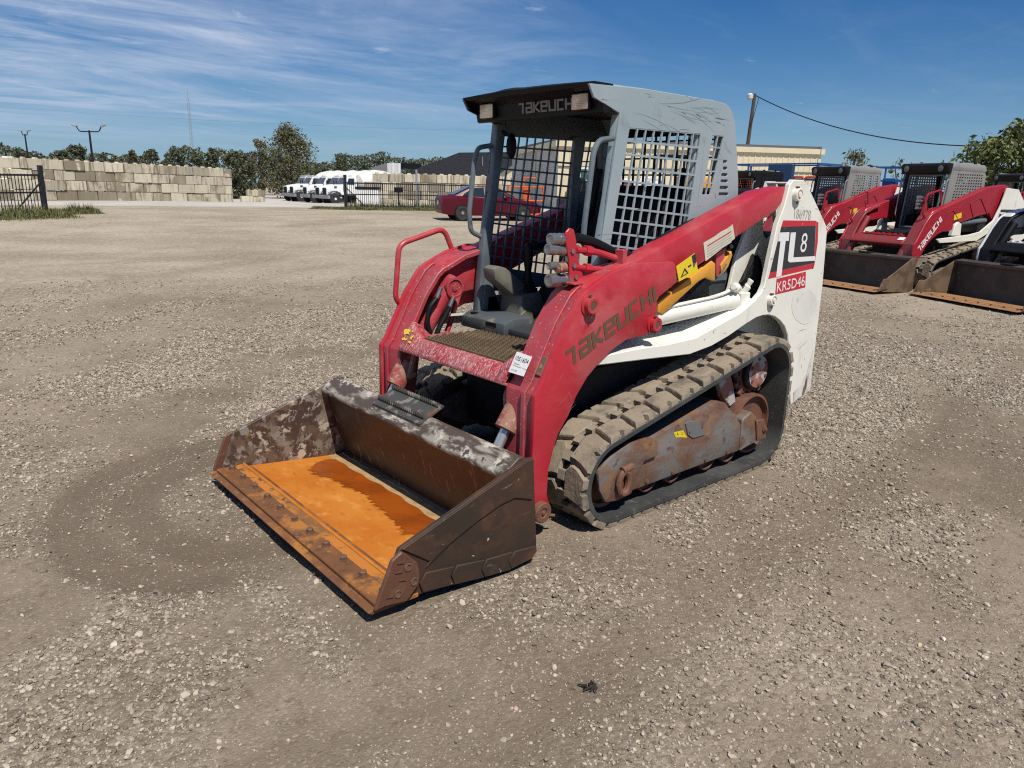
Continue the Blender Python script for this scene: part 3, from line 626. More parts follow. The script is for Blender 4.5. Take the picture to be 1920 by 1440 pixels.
# loose stones: one mesh, many little rocks ---------------------------------------------------------
def rock_mesh(name, seed, sub, mat):
    rr = random.Random(seed); bm = bmesh.new(); bmesh.ops.create_icosphere(bm, subdivisions=sub, radius=1)
    ax = [Vector((rr.gauss(0, 1), rr.gauss(0, 1), rr.gauss(0, .8))).normalized() for _ in range(7)]
    for v in bm.verts:
        d = 1.0
        for a_ in ax:
            k = v.co.dot(a_)
            if k > 0.5: d = min(d, 0.58/k)
        v.co *= d*rr.uniform(.95, 1.05); v.co = Vector((v.co.x*1.2, v.co.y*.9, v.co.z*.68))
    me = bpy.data.meshes.new(name); bm.to_mesh(me); bm.free(); me.shade_flat(); me.materials.append(mat); return me
rockcol = bpy.data.collections.new('gravel_shapes')
for k in range(7): rockcol.objects.link(bpy.data.objects.new('gravel_shape', rock_mesh('gravel_shape', 40+k, 1, STONEM)))
fw = math.atan2(CFW.y, CFW.x)
def scatter(n, r0, r1, smin, smax, pw, gpow, base, sink):
    u = rng.random(n); r = np.sqrt(r0*r0+(r1*r1-r0*r0)*u**1.25)
    a = fw+rng.uniform(-0.80, 0.80, n); x = CX+r*np.cos(a); y = CY+r*np.sin(a)
    keep = rng.random(n) < base+(1-base)*gravel(x, y)**gpow
    keep &= rng.random(n) < 1-nsm(7.5, 15.5, r)
    keep &= ~((np.abs(y) < 0.885) & (x > 1.9) & (x < 2.74))          # none inside the bucket
    x, y, r = x[keep], y[keep], r[keep]; n = len(x)
    s = (smin+(smax-smin)*rng.random(n)**pw)*np.clip(0.75+r*0.05, 0.8, 1.4)
    z = gheight(x, y)+s*rng.uniform(-.25, sink, n)
    return np.stack([x, y, z], -1), s
sets = [scatter(330000, 1.3, 7.5, .0020, .0055, 1.5, 0.9, 0.09, .4), scatter(120000, 1.3, 8, .0055, .0135, 1.7, 1.5, 0.02, .6),
        scatter(20000, 1.3, 10, .011, .021, 2.2, 1.9, 0.012, .5), scatter(300000, 5.5, 16, .0055, .015, 1.7, 1.0, 0.14, .5), scatter(700, 1.4, 12, .018, .030, 2.8, 1.6, 0.05, .4)]
P = np.concatenate([a_ for a_, b_ in sets]); Sc = np.concatenate([b_ for a_, b_ in sets]); n = len(P)
gmesh = bpy.data.meshes.new('gravel'); gmesh.vertices.add(n); gmesh.vertices.foreach_set('co', P.astype(np.float32).ravel())
A1 = gmesh.attributes.new('stone_size', 'FLOAT', 'POINT'); A1.data.foreach_set('value', Sc.astype(np.float32))
rot = np.stack([rng.normal(0, .35, n), rng.normal(0, .35, n), rng.uniform(0, 6.283, n)], -1)
A2 = gmesh.attributes.new('stone_turn', 'FLOAT_VECTOR', 'POINT'); A2.data.foreach_set('vector', rot.astype(np.float32).ravel())
gob = link('gravel', gmesh, kind='stuff', label='loose pale limestone gravel over the dirt yard')
ng = bpy.data.node_groups.new('scatter_gravel', 'GeometryNodeTree')
ng.interface.new_socket('Geometry', in_out='INPUT', socket_type='NodeSocketGeometry'); ng.interface.new_socket('Geometry', in_out='OUTPUT', socket_type='NodeSocketGeometry')
gi = ng.nodes.new('NodeGroupInput'); go = ng.nodes.new('NodeGroupOutput')
ci = ng.nodes.new('GeometryNodeCollectionInfo'); ci.inputs['Collection'].default_value = rockcol; ci.inputs['Separate Children'].default_value = True; ci.inputs['Reset Children'].default_value = True
iop = ng.nodes.new('GeometryNodeInstanceOnPoints'); iop.inputs['Pick Instance'].default_value = True
na1 = ng.nodes.new('GeometryNodeInputNamedAttribute'); na1.data_type = 'FLOAT'; na1.inputs['Name'].default_value = 'stone_size'
na2 = ng.nodes.new('GeometryNodeInputNamedAttribute'); na2.data_type = 'FLOAT_VECTOR'; na2.inputs['Name'].default_value = 'stone_turn'
e2r = ng.nodes.new('FunctionNodeEulerToRotation')
ng.links.new(gi.outputs[0], iop.inputs['Points']); ng.links.new(ci.outputs[0], iop.inputs['Instance'])
ng.links.new(na1.outputs['Attribute'], iop.inputs['Scale']); ng.links.new(na2.outputs['Attribute'], e2r.inputs[0]); ng.links.new(e2r.outputs[0], iop.inputs['Rotation'])
ng.links.new(iop.outputs[0], go.inputs[0])
md = gob.modifiers.new('scatter', 'NODES'); md.node_group = ng

# the stones big enough to pick out singly
def rock(px, py, size, label, c=(0.42, 0.37, 0.30), seed=1, flat=0.6):
    rr = random.Random(seed); p = on(2, 0.0, px, py)
    bm = bmesh.new(); bmesh.ops.create_icosphere(bm, subdivisions=2, radius=1)
    ax = [Vector((rr.gauss(0, 1), rr.gauss(0, 1), rr.gauss(0, .7))).normalized() for _ in range(9)]
    for v in bm.verts:
        d = 1.0
        for a in ax:
            k = v.co.dot(a)
            if k > 0.62: d = min(d, 0.66/k)
        v.co *= d*rr.uniform(.97, 1.03)
        v.co = Vector((v.co.x*size*1.15, v.co.y*size*.85, v.co.z*size*flat))
    me = bpy.data.meshes.new('stone'); bm.to_mesh(me); bm.free(); me.shade_flat() if hasattr(me, 'shade_flat') else None
    me.materials.append(mk('stone_%d' % seed, c, 0.9, layers=[((c[0]*.7, c[1]*.68, c[2]*.65), 30, .45, .7)], bump=(60, .3)))
    ob = link('stone', me, None, label, 'stone', 'larger stones lying in the gravel')
    ob.location = (p.x, p.y, float(gheight(np.array([p.x]), np.array([p.y]))[0])+size*flat*.35); ob.rotation_euler = (0, 0, rr.uniform(0, 6))
rock(263, 1227, .021, 'largest tan stone at the left, lowest of the three pale stones close together', (.46, .38, .29), 3)
rock(261, 1192, .022, 'long pale stone at the left, topmost of the three pale stones close together', (.52, .46, .37), 4, .4)
rock(215, 1211, .017, 'triangular pale stone left of the long pale stone', (.56, .5, .41), 5, .5)
rock(1769, 1200, .013, 'round white stone by itself in the gravel at the right', (.66, .61, .52), 6, .8)
rock(1724, 1212, .012, 'small yellowish stone just left of the round white stone', (.52, .42, .25), 7, .8)
rock(1847, 1233, .013, 'pale faceted stone at the right end of the row of stones at bottom right', (.58, .52, .43), 8, .8)
rock(1812, 1233, .013, 'grey tan stone in the middle of the row of stones at bottom right', (.36, .30, .23), 9, .8)
rock(1766, 1232, .014, 'dark brown stone below the round white stone', (.22, .17, .12), 10, .9)
rock(968, 1330, .012, 'small pinkish stone by itself in the bottom middle of the yard', (.50, .34, .28), 12, .6)
rock(1195, 950, .013, 'brown stone on the bare dirt in front of the near rubber track', (.30, .23, .16), 13, .8)
tw = MB()                                             # scrap of dark debris
p0 = on(2, 0.0, 1108, 1290)
for k, (a, b) in enumerate([(0, 0), (.016, .012), (-.014, .018), (.006, -.022), (.022, -.012), (-.02, -.01)]):
    tw.tube([(p0.x+a, p0.y+b, .003), (p0.x+a*.3+.012*math.cos(k*2.1), p0.y+b*.3+.012*math.sin(k*2.1), .013), (p0.x+a-.018*math.cos(k), p0.y+b+.018*math.sin(k*1.7), .003)], [.003, .006, .002], 6)
tw.build('debris', mk('dark_debris', (.035, .025, .02), .9), None, label='scrap of dark twisted debris lying on the dirt in the bottom middle', category='debris')
# ================================================================== the red and white track loader in front
L0 = thing('compact_track_loader', 'large red and white track loader in front, its bucket floor orange with rust', 'track loader')

# ---- bucket
bk = MB()
bk.prism([(2.70, .078), (1.985, .010), (1.968, .025), (2.085, .445), (2.065, .455), (1.940, .03), (1.955, -.006), (2.70, .060)], -.853, .853)
bucket = bk.build('bucket', BUCKETBACK, L0, .003)
MB().add([(2.62, -.852, .0745), (2.62, .852, .0745), (1.985, .852, .0145), (1.985, -.852, .0145)], [(0, 1, 2, 3)]).build('floor_plate', FLOOR, bucket)
# ragged sheet of rust-coloured water along the back of the floor, and the dried strip behind it
rr = random.Random(5); fr = []; n_ = 260
for i in range(n_+1):
    y = -.80+1.62*i/n_; k_ = i/260*90; e = .215+.04*math.sin(k_*.11+.6)-.12*sm(0, 10, 10-k_)+.10*(float(fbm(np.array([k_*.22]), np.array([3.3]), 5)[0])-.5)+.05*(float(fbm(np.array([k_*1.3]), np.array([8.1]), 4)[0])-.5)
    fr.append((y, 2.055+e*(1-.55*sm(60, 90, k_))))
flz = lambda x: .0145+(x-1.985)*(.06/.635)
NW = 5; vs = []; al = []
for r_ in range(NW):
    for i, (y, x) in enumerate(fr):
        xb = 2.072+.006*math.sin(i*.2)+.008*math.sin(i*.043); xx = x+.02+(xb-x-.02)*(0, .12, .28, .6, 1)[r_]
        vs.append((xx, y, flz(xx)+.003)); al.append((0, .35, .8, 1, .9)[r_]*sm(0, 10, i)*sm(0, 10, n_-i))
pool = MB().add(vs, [(r_*(n_+1)+i, r_*(n_+1)+i+1, (r_+1)*(n_+1)+i+1, (r_+1)*(n_+1)+i) for r_ in range(NW-1) for i in range(n_)]).build('rust_water', POOL, bucket)
pa_ = pool.data.attributes.new('wetness', 'FLOAT', 'POINT'); pa_.data.foreach_set('value', np.array(al, np.float32))
pt_ = POOL.node_tree; pb_ = pt_.nodes['Principled BSDF']; pat = N(pt_, 'ShaderNodeAttribute'); pat.attribute_name = 'wetness'
pnz = N(pt_, 'ShaderNodeTexNoise'); pnz.inputs['Scale'].default_value = 26; pnz.inputs['Detail'].default_value = 8; ptc = N(pt_, 'ShaderNodeTexCoord'); pt_.links.new(ptc.outputs['Object'], pnz.inputs['Vector'])
pt_.links.new(ramp(pt_, wmath(pt_, 'ADD', pat.outputs['Fac'], wmath(pt_, 'MULTIPLY', wmath(pt_, 'SUBTRACT', pnz.outputs['Fac'], 0.5), 1.3)), 0.22, 0.72), pb_.inputs['Alpha'])
vs = [(1.995, -.85+1.7*i/60, .018) for i in range(61)]+[(1.988, -.85+1.7*i/60, .020+.003*math.sin(i*.31)+.002*math.sin(i*1.3)) for i in range(61)]+[(2.085+.005*math.sin(i*.43), -.85+1.7*i/60, flz(2.085)+.0012) for i in range(61)]
MB().add(vs, [(i, i+1, 62+i, 61+i) for i in range(60)]+[(122+i, 123+i, i+1, i) for i in range(60)]).build('mud_fillet', TAN, bucket)
# upper lip
MB().prism([(2.108, .432), (2.106, .450), (2.020, .509), (1.992, .507), (1.982, .48), (2.062, .425), (2.098, .420)], -.853, .853).build('top_lip', LIP, bucket, .004)
# serrated step on the lip
st = MB(); st.prism([(2.075, .488), (1.93, .560), (1.922, .552), (2.03, .498), (2.05, .46), (2.072, .46)], -.30, .16)
for row, (xx, zz_) in enumerate(((2.045, .508), (1.955, .550))):
    for k in range(23):
        y = -.29+k*.0195; st.add([(xx, y, zz_-.004), (xx, y+.017, zz_-.004), (xx+.008, y+.0085, zz_+.024), (xx-.012, y, zz_), (xx-.012, y+.017, zz_), (xx-.004, y+.0085, zz_+.026)], [(0, 1, 2), (3, 5, 4), (0, 2, 5, 3), (1, 4, 5, 2)])
st.build('serrated_step', mk('step_steel', (.055, .052, .046), .5, layers=[((.20, .185, .16), 12, .54, .64), ((.14, .07, .04), 7, .55, .65)]), bucket, smooth=20)
sidep = [(2.72, .066), (2.632, .283), (1.994, .503), (1.955, .500), (1.922, .09), (1.921, .05), (1.956, .022), (2.083, .012), (2.536, .056)]
for s in (-1, 1):
    q_ = MB().prism(sidep, s*.853, s*.875).build('side_plate', BUCKETSIDE if s < 0 else BUCKET, bucket, .003)
    y0, y1 = sorted((s*.875, s*.881))
    ar = XZ(.875, [(796, 1065), (844, 1017), (895, 976), (937, 946), (964, 933), (996, 936)])
    MB().prism([(2.626, .282), (1.994, .500), (1.958, .497)]+ar[::-1]+[(2.50, .19)], s*.875, s*.883).build('side_stiffener', BUCKET, q_, .003)
    o8 = lambda L: XZ(.876, [(680+a/5.647, 1000+b_/5.647) for a, b_ in L])
    for pad in ([(655, 405), (955, 340), (915, 440), (955, 530), (625, 615), (590, 520)], [(985, 330), (1280, 270), (1240, 380), (1275, 455), (960, 535), (930, 440)],
                [(1300, 265), (1580, 185), (1530, 290), (1560, 375), (1280, 455), (1245, 375)], [(1600, 180), (1822, 124), (1830, 180), (1780, 255), (1560, 370), (1535, 290)]):
        MB().prism(o8(pad), s*.876, s*.888).build('wear_pad', BUCKET, q_, .003)
    cut = MB().prism(o8([(100, 812), (150, 650), (240, 400), (280, 275), (390, 172), (430, 200), (555, 290), (582, 420), (568, 520), (480, 650), (430, 700), (195, 758)]), s*.877, s*.897).build('side_cutter', CUTTER, bucket, .005)
    for a, b_ in ((450, 335), (515, 485), (345, 615)):
        (x, z), = o8([(a, b_)])
        MB().lathe((x, s*.894, z), (0, s, 0), [(0, .017), (.007, .017), (.008, .0115), (.004, .011), (.004, .001)], 16).build('bolt', BOLT, cut)
    for a, b_ in ((330, 300), (310, 400), (350, 480), (215, 660)):
        (x, z), (x2, z2) = o8([(a, b_), (a+75, b_-25)])
        MB().prism([(x, z), (x2, z2+.004), (x2, z2-.006)], s*.897, s*.902).build('cutter_rib', CUTTER, cut)
ce = MB(); ce.prism([(2.742, .086), (2.60, .088), (2.60, .070), (2.742, .070)], -.868, .868); ce.prism([(2.777, .062), (2.765, .069), (2.55, .0695), (2.55, .050), (2.76, .050)], -.878, .878)
edge = ce.build('cutting_edge', EDGE, bucket, .003)
MB().add([(2.605, -.85, .0886), (2.652, -.85, .0886), (2.652, .85, .0886), (2.605, .85, .0886)], [(0, 1, 2, 3)]).build('rust_strip', mk('edge_orange_rust', (.46, .17, .03), .75, spec=.2, layers=[((.20, .10, .04), 7, .48, .62, (1, .6, 1), 9), ((.10, .07, .05), 14, .56, .66, None, 9)]), edge)
MB().tube([(2.595, -.85, .086), (2.595, .85, .086)], .008, 8).build('weld_bead', FLOOR, bucket)
bm_ = MB(); bm_.lathe((0, 0, 0), (0, 0, 1), [(0, .021), (.004, .021), (.004, .0165), (.018, .0165), (.021, .012), (.022, .003)], 6)
bme = bm_.mesh('bolt', BOLT)
for k in range(11):
    o = link('bolt', bme, edge); o.location = (2.673, -.815+k*.163, .087); o.rotation_euler = (0, 0, k*.7)

# ---- lift arms
armP = XZ(.70, [(994, 939), (1001, 804), (1003, 743), (1014, 725), (1060, 612), (1077, 581), (1089, 559), (1102, 545), (1108, 540), (1149, 511), (1191, 494), (1262, 490.5), (1267, 495), (1270, 529), (1237, 556), (1232, 565), (1232, 589),
        (1229, 618), (1213, 628), (1176, 637), (1149, 656), (1122, 683), (1102, 707), (1081, 743), (1066, 780), (1047, 814), (1038, 844), (1029, 881), (1026, 927), (1034, 958), (1030, 972), (1008, 975)])
beamP = [(-.19, 1.665), (.04, 1.632), (.297, 1.550), (1.116, 1.286), (1.42, 1.205), (1.54, 1.10), (1.52, .98), (1.02, 1.03), (.96, 1.10), (.55, 1.256), (.283, 1.375), (-.118, 1.525), (-.205, 1.60)]
cover = [(1.790, .25), (1.788, .708), (1.754, .744), (1.613, 1.012), (1.560, 1.083), (1.522, 1.133), (1.480, 1.164), (1.455, 1.173), (1.32, 1.234), (1.17, 1.268)]
def offs(pts, d):
    out = []
    for i, p in enumerate(pts):
        a = Vector(pts[max(0, i-1)]); b_ = Vector(pts[min(len(pts)-1, i+1)]); tg = (b_-a).normalized(); out.append((p[0]-tg.y*d, p[1]+tg.x*d))
    return out
for s in (1, -1):
    arm = MB().prism(armP, s*.668, s*.70).build('lift_arm', RED, L0, .006, 2)
    MB().prism(beamP, s*.535, s*.664).build('arm_beam', RED, arm, .010, 2)
    c2 = offs(cover, .03)
    MB().prism(cover+c2[::-1], s*.480, s*.668).build('front_flange', RED_DUSTY, arm, .005)
    c3 = offs(cover[:8], -.012)
    MB().prism(c3+cover[:8][::-1], s*.600, s*.628).build('flange_rib', RED_DUSTY, arm, .003)
    MB().prism([(1.79, .22), (1.788, .68), (1.69, .80), (1.65, .70), (1.69, .42)], s*.478, s*.50).build('inner_web', RED_DARK, arm, .003)
    if s > 0:
        # marker recess on the corner of the arm
        MB().prism([(1.742, .787), (1.695, .872), (1.680, .868), (1.728, .78)], .628, .664).build('recess', mk('recess_rust', (.13, .09, .05), .6, layers=[((.32, .22, .12), 20, .55, .7)]), arm, .004)
    for (cx_, cz_, r_, p_) in ((1.478, 1.101, .040, .034), (.997, .962, .036, .032)):
        pn = MB().lathe((cx_, s*.699, cz_), (0, s, 0), [(0, r_*1.3), (.008, r_*1.3), (.010, r_), (p_, r_), (p_+.002, r_-.004), (p_+.001, r_*.55), (p_-.004, r_*.5), (p_-.004, .001)], 24).build('pivot_pin', RED, arm)
        MB().cyl((cx_, s*(.699+p_-.006), cz_), (cx_, s*(.699+p_-.001), cz_), r_*.5, n=18).build('pin_end', LOGO, pn)
        MB().cyl((cx_+.004, s*.722, cz_-r_), (cx_+.002, s*.722, cz_-r_-.018), .006, n=6).build('pin_bolt', BOLT, pn)
        MB().cyl((cx_+.01, s*.722, cz_+r_), (cx_+.012, s*.722, cz_+r_+.012), .008, n=6).build('pin_bolt', BOLT, pn)
    MB().lathe((1.750, s*.70, .130), (0, s, 0), [(-.04, .052), (.028, .052), (.032, .046), (.032, .026), (.026, .022), (.026, .010), (.034, .009), (.035, .001)], 24).build('hinge_pin', RUST, arm)
    MB().cyl((1.705, s*.69, .095), (1.665, s*.72, .090), .008, n=8).build('retainer', RUST, arm)
    MB().lathe((1.42, s*.478, 1.045), (0, -s, 0), [(0, .062), (.03, .062), (.032, .05), (.024, .046), (.024, .02), (.03, .018), (.03, .001)], 22).build('cylinder_pin', RED_DUSTY, arm)
    # tilt cylinder inside the arm
    tcyl = MB().lathe((1.42, s*.505, 1.06), Vector((1.805-1.42, 0, .505-1.06)), [(-.05, .040), (-.03, .052), (.06, .052), (.08, .046), (.52, .046), (.525, .056), (.640, .056), (.655, .048)], 20).build('tilt_cylinder', RED_DUSTY, arm)
    MB().lathe((1.805-.080, s*.505, .505+.115), Vector((.385, 0, -.555)), [(0, .0575), (.145, .0575), (.15, .05), (.15, .03)], 20).build('cylinder_gland', RUSTCYL, tcyl)
    MB().cyl((1.803, s*.505, .506), (1.892, s*.505, .360), .026).build('rod', CHROME, tcyl)
    MB().lathe((1.900, s*.505-.05, .345), (0, 1, 0), [(0, .05), (.1, .05)], 16).build('rod_eye', RUST, tcyl)
    if s > 0:
        for k, hy in enumerate((.446,)):
            MB().tube(fillet([(1.70, hy, .60), (1.735, hy-.02, .56), (1.745, hy-.02, .64), (1.71, hy-.01, .72)], .03), .016, 8).build('hose_elbow', RUSTCYL, tcyl)
    else:
        MB().tube(fillet([(1.72, -.43, .575), (1.755, -.44, .55), (1.73, -.43, .66), (1.69, -.43, .74)], .03), .017, 8).build('hose_elbow', RUSTCYL, tcyl)
# word mark on the near arm
a0 = on(1, .7015, 1066, 691); a1 = on(1, .7015, 1232, 563); b0 = on(1, .7015, 1050, 683)
near_arm = [o for o in KIDS.get('', [])] or [o for o in bpy.data.objects if o.name == 'lift_arm'][0]
U_ = (a1-a0); V_ = Vector((U_.z, 0, -U_.x)).normalized()
if V_.z < 0: V_ = -V_
wordmark('Takeuchi', LOGO, a0+V_*.001, U_, V_, .083, U_.length*1.0, near_arm, shear=.10, stroke=.205)
sticker(yq(.7012, [(1268, 499), (1303, 474), (1309, 509), (1273, 528)]), YDECAL, near_arm)
tri_ = XZ(.702, [(1276, 521), (1284, 502), (1291, 512)]); tr2 = XZ(.702, [(1279.5, 517), (1284, 507), (1288, 512)])
ob = link('warning_print', plate_mesh('warning_print', tri_, [tr2], .7018, .7022, INK), near_arm)
MB().add(yq(.7022, [(1297, 480), (1304, 475), (1306, 490), (1301, 503), (1299, 492)]), [(0, 1, 2, 3, 4)]).build('warning_print', INK, near_arm, smooth=0)
MB().add(yq(.7022, [(1290, 499), (1296, 495), (1296.6, 498), (1290.6, 502)]), [(0, 1, 2, 3)]).build('warning_print', INK, near_arm, smooth=0)
beam0 = [o for o in bpy.data.objects if o.name == 'arm_beam'][0]
sticker(yq(.6655, [(1319, 455), (1340, 443), (1352, 434), (1364, 428), (1374, 420), (1378, 447), (1323, 490)]), CREAMST, near_arm)
for k in range(5):
    a_ = .12+.15*k
    P4 = [on(1, .667, 1322+(1376-1322)*u+ (0), 459+(426-459)*u+a_*33) for u in (.08, .92)]
    MB().add([P4[0], P4[1], P4[1]-Vector((0, 0, .006)), P4[0]-Vector((0, 0, .006))], [(0, 1, 2, 3)]).build('printed_line', GHOST if k else DRED, near_arm, smooth=0)

# ---- cross panel between the arms, with the step
cp = MB().prism([(1.800, .712), (1.795, .732), (1.742, .795), (1.725, .790), (1.45, .785), (1.45, .70), (1.62, .64), (1.785, .705)], -.48, .48).build('cross_panel', RED_WORN, L0, .006, 2)
for ya_, yb_ in ((-.48, -.335), (.48, .40)):
    hi = [(1.799, .716), (1.795, .734), (1.716, .860), (1.69, .872), (1.64, .84), (1.66, .73)]
    lo = [(1.799, .716), (1.795, .734), (1.748, .796), (1.735, .802), (1.66, .80), (1.66, .73)]
    MB().loft([[(x, ya_, z) for x, z in hi], [(x, yb_, z) for x, z in lo]]).build('panel_cheek', RED_WORN, cp, .006, 2)
tag_pts = [on(0, 1.757, *p) for p in ((961, 690), (975, 660), (998, 668), (983, 705))]
nrm_ = (tag_pts[1]-tag_pts[0]).cross(tag_pts[3]-tag_pts[0])
def slope_pt(px, py, lift=0.0):                                # on the sloped front face, 2 mm proud
    d = ray(px, py); n_ = Vector((.126, 0, .079)).normalized(); p_ = Vector((1.795, 0, .734))+n_*(.004+lift)
    return CO+d*((p_-CO).dot(n_)/d.dot(n_))
tg = [slope_pt(*p, lift=.012) for p in ((953, 697), (969, 659), (998, 669), (982, 706))]
stk = sticker(tg, STICK, cp, 'auction_sticker')
uu = (tg[2]-tg[1]); vv = (tg[1]-tg[0])
for s_, a_, b_, h_ in (('1051604', .10, .62, .20), ('Takeuchi', .12, .44, .07), ('Compact Track Loader', .12, .33, .07), ('JUL 21, 2023', .12, .10, .09)):
    O_ = tg[0]+uu*a_+vv*b_+Vector((.0014, 0, .0009))
    link('printed_text', text_mesh(s_, INK, O_, uu, vv, vv.length*h_, uu.length*(.82 if h_ == .2 else .07*len(s_) if len(s_) > 12 else .36)), stk)
yd = MB()
for pts in (((759, 617), (769, 616.5), (770, 621), (767, 623), (767.5, 627), (762, 626), (758, 628), (757, 622)), ((753.5, 634), (758, 632), (760, 634.5), (764, 634), (763, 637), (760, 638.5), (757, 637.5), (754, 638)), ((769, 633), (772, 630), (776, 628), (775, 632), (773, 633), (772, 636.5), (769, 636)), ((765, 640), (768, 639), (771, 640.5), (769, 644.5), (766, 642.5)), ((772, 620), (775, 619), (775, 622), (772.5, 623))):
    yd.add([slope_pt(*p) for p in pts], [tuple(range(len(pts)))])
yd.build('torn_sticker', YDECAL, cp, smooth=0)
sp = MB().box((1.485, .03, .795), (.43, .72, .012)); sp.prism([(1.712, .803), (1.702, .803), (1.702, .772), (1.712, .772)], -.33, .39)
step = sp.build('step_plate', TPLATE, L0, .003)
tm = MB()
for i in range(15):
    for j in range(19):
        x = 1.295+i*.028; y = -.315+j*.038+(.019 if i % 2 else 0)
        if y > .38: continue
        tm.add([(x-.012, y, .8015), (x+.006, y-.016, .8015), (x+.006, y+.016, .8015), (x+.010, y-.009, .812), (x+.010, y+.009, .812), (x+.013, y-.014, .8015), (x+.013, y+.014, .8015)], [(0, 1, 3), (0, 3, 4), (0, 4, 2), (1, 5, 3), (2, 4, 6), (3, 5, 6, 4)])
tm.build('raised_grips', TPLATE, step, smooth=20)

# ---- chassis between the tracks
ch = MB().box((.36, 0, .47), (1.95, .92, .50)).build('chassis', DARK, L0, .02)
MB().box((1.345, .05, .50), (.03, .74, .34)).build('front_plate', DARK, ch, .01)
for s in (1, -1): MB().box((.5, s*.49, .50), (.7, .07, .14)).build('track_carrier', DARK, ch, .01)

# ---- rubber tracks and their frames
CIRC = [(1.36, .234, .222), (.02, .575, .20), (.045, .234, .222)]
for s in (1, -1):
    y0, y1 = (.527, .847) if s > 0 else (-.847, -.527)
    tk = make_track(L0, CIRC, y0, y1, s, 24, seed=3 if s > 0 else 4)
    if s > 0:
        # ribbed inside of the belt
        pass
    yf = .80
    f_ = lambda *p: XZ(.80, [(980+a/3.272, 560+b_/3.272) for a, b_ in p])
    main = f_((640, 1195), (1330, 935), (1345, 770), (1250, 640), (1190, 632), (800, 850), (640, 900), (500, 1000), (470, 1130))
    tf = MB().prism(main, s*.56, s*.80).build('track_frame', UNDER, L0, .014, 2)
    MB().prism(f_((445, 1070), (452, 1170), (490, 1243), (560, 1234), (648, 1190), (728, 990), (808, 958), (814, 870), (768, 845), (640, 878), (530, 960), (458, 1040)), s*.796, s*.822).build('nose_plate', UNDER, tf, .007, 2)
    MB().prism(f_((1330, 935), (1380, 905), (1432, 878), (1452, 800), (1440, 735), (1400, 690), (1345, 740)), s*.70, s*.806).build('rear_bracket', UNDER, tf, .008)
    MB().prism(f_((1420, 745), (1470, 735), (1478, 850), (1425, 870)), s*.80, s*.818).build('adjuster_plate', RUST, tf, .004)
    (hx, hz), = f_((1465, 795))
    MB().lathe((hx, s*.815, hz), (0, s, 0), [(0, .022), (.01, .022), (.011, .012), (.02, .011), (.02, .001)], 6).build('bolt', RUST, tf)
    cv = f_((995, 765), (1010, 752), (1060, 748), (1085, 765), (1095, 790), (1118, 812), (1115, 835), (1040, 856), (1010, 835))
    cvo = MB().prism(cv, s*.80, s*.806).build('inspection_cover', UNDERG, tf, .002)
    for a, b_ in ((1020, 815), (1095, 785)):
        (x, z), = f_((a, b_)); MB().cyl((x, s*.806, z), (x, s*.811, z), .006, n=6).build('bolt', BOLT, cvo)
    if s > 0:
        sticker(yq(.8012, [(980+a/3.272, 560+b_/3.272) for a, b_ in ((927, 820), (985, 807), (1000, 835), (1010, 853), (970, 850), (940, 852))]), YDECAL, tf)
        for a, b_, c_ in ((945, 840, 'A'), (975, 836, 'C')):
            P_ = on(1, .8022, 980+a/3.272, 560+b_/3.272)
            link('printed_text', text_mesh(c_, INK, P_, (-1, 0, -.05), (0, 0, 1), .016), tf)
    # towing ring
    (tx, tz), = f_((600, 1045)); (t2x, t2z), = f_((585, 1115))
    ring = [(t2x+.036*math.cos(a), s*.838, t2z+.058*math.sin(a)) for a in np.linspace(0, 2*math.pi, 26)[:-1]]
    MB().tube(ring, .018, 8, closed=True).build('towing_ring', RUST, tf)
    MB().lathe((tx+.03, s*.838, tz+.008), (-1, 0, .15), [(0, .020), (.07, .020)], 12).box((tx, s*.828, tz), (.05, .02, .05)).build('ring_lug', RUST, tf)
    for a, b_ in ((735, 1175), (890, 1105), (1100, 1030), (1230, 975)):
        (x, z), = XZ(.74, [(980+a/3.272, 560+b_/3.272)])
        rl = MB().lathe((x, s*.62, .150), (0, s, 0), [(0, .082), (.03, .082), (.035, .070), (.10, .070), (.105, .082), (.150, .082), (.152, .074), (.13, .07), (.13, .02), (.14, .015), (.14, .001)], 26).build('track_roller', RUST, tf)
    for a, b_ in ((760, 1120), (918, 1065), (1120, 988), (1252, 938)):
        (x, z), = f_((a, b_)); MB().lathe((x, s*.795, z), (0, s, 0), [(0, .012), (.014, .012), (.014, .001)], 6).build('bolt', BOLT, tf)
    MB().lathe((.045, s*.60, .255), (0, s, 0), [(0, .185), (.02, .187), (.02, .165), (.06, .160), (.06, .187), (.150, .187), (.153, .172), (.12, .165), (.12, .05), (.16, .045), (.16, .001)], 36).build('rear_idler', RUST, tf)
    MB().lathe((1.36, s*.60, .255), (0, s, 0), [(0, .187), (.16, .187), (.162, .165), (.13, .16), (.13, .001)], 32).build('front_idler', RUST, tf)
    spk = MB()
    for k in range(14):
        a = 2*math.pi*k/14; spk.box((.02+.150*math.cos(a), s*.685, .575+.150*math.sin(a)), (.05, .03, .035), Matrix.Rotation(-a, 3, 'Y'))
    spk.lathe((.02, s*.665, .575), (0, s, 0), [(0, .15), (.035, .15)], 28)
    so_ = spk.build('sprocket', RUST, tf, .003)
    hub = MB().lathe((.012, s*.60, .575), (0, s, 0), [(0, .118), (.125, .118), (.135, .108), (.137, .001)], 28).build('drive_motor', DARK, tf)
    MB().lathe((.012, s*.736, .575), (0, s, 0), [(0, .098), (.004, .098), (.005, .001)], 28).build('motor_cover', HUBM, hub)
    for k in range(6):
        a = k*1.047+.4; MB().cyl((.012+.08*math.cos(a), s*.739, .575+.08*math.sin(a)), (.012+.08*math.cos(a), s*.748, .575+.08*math.sin(a)), .009, n=6).build('bolt', BOLT, hub)
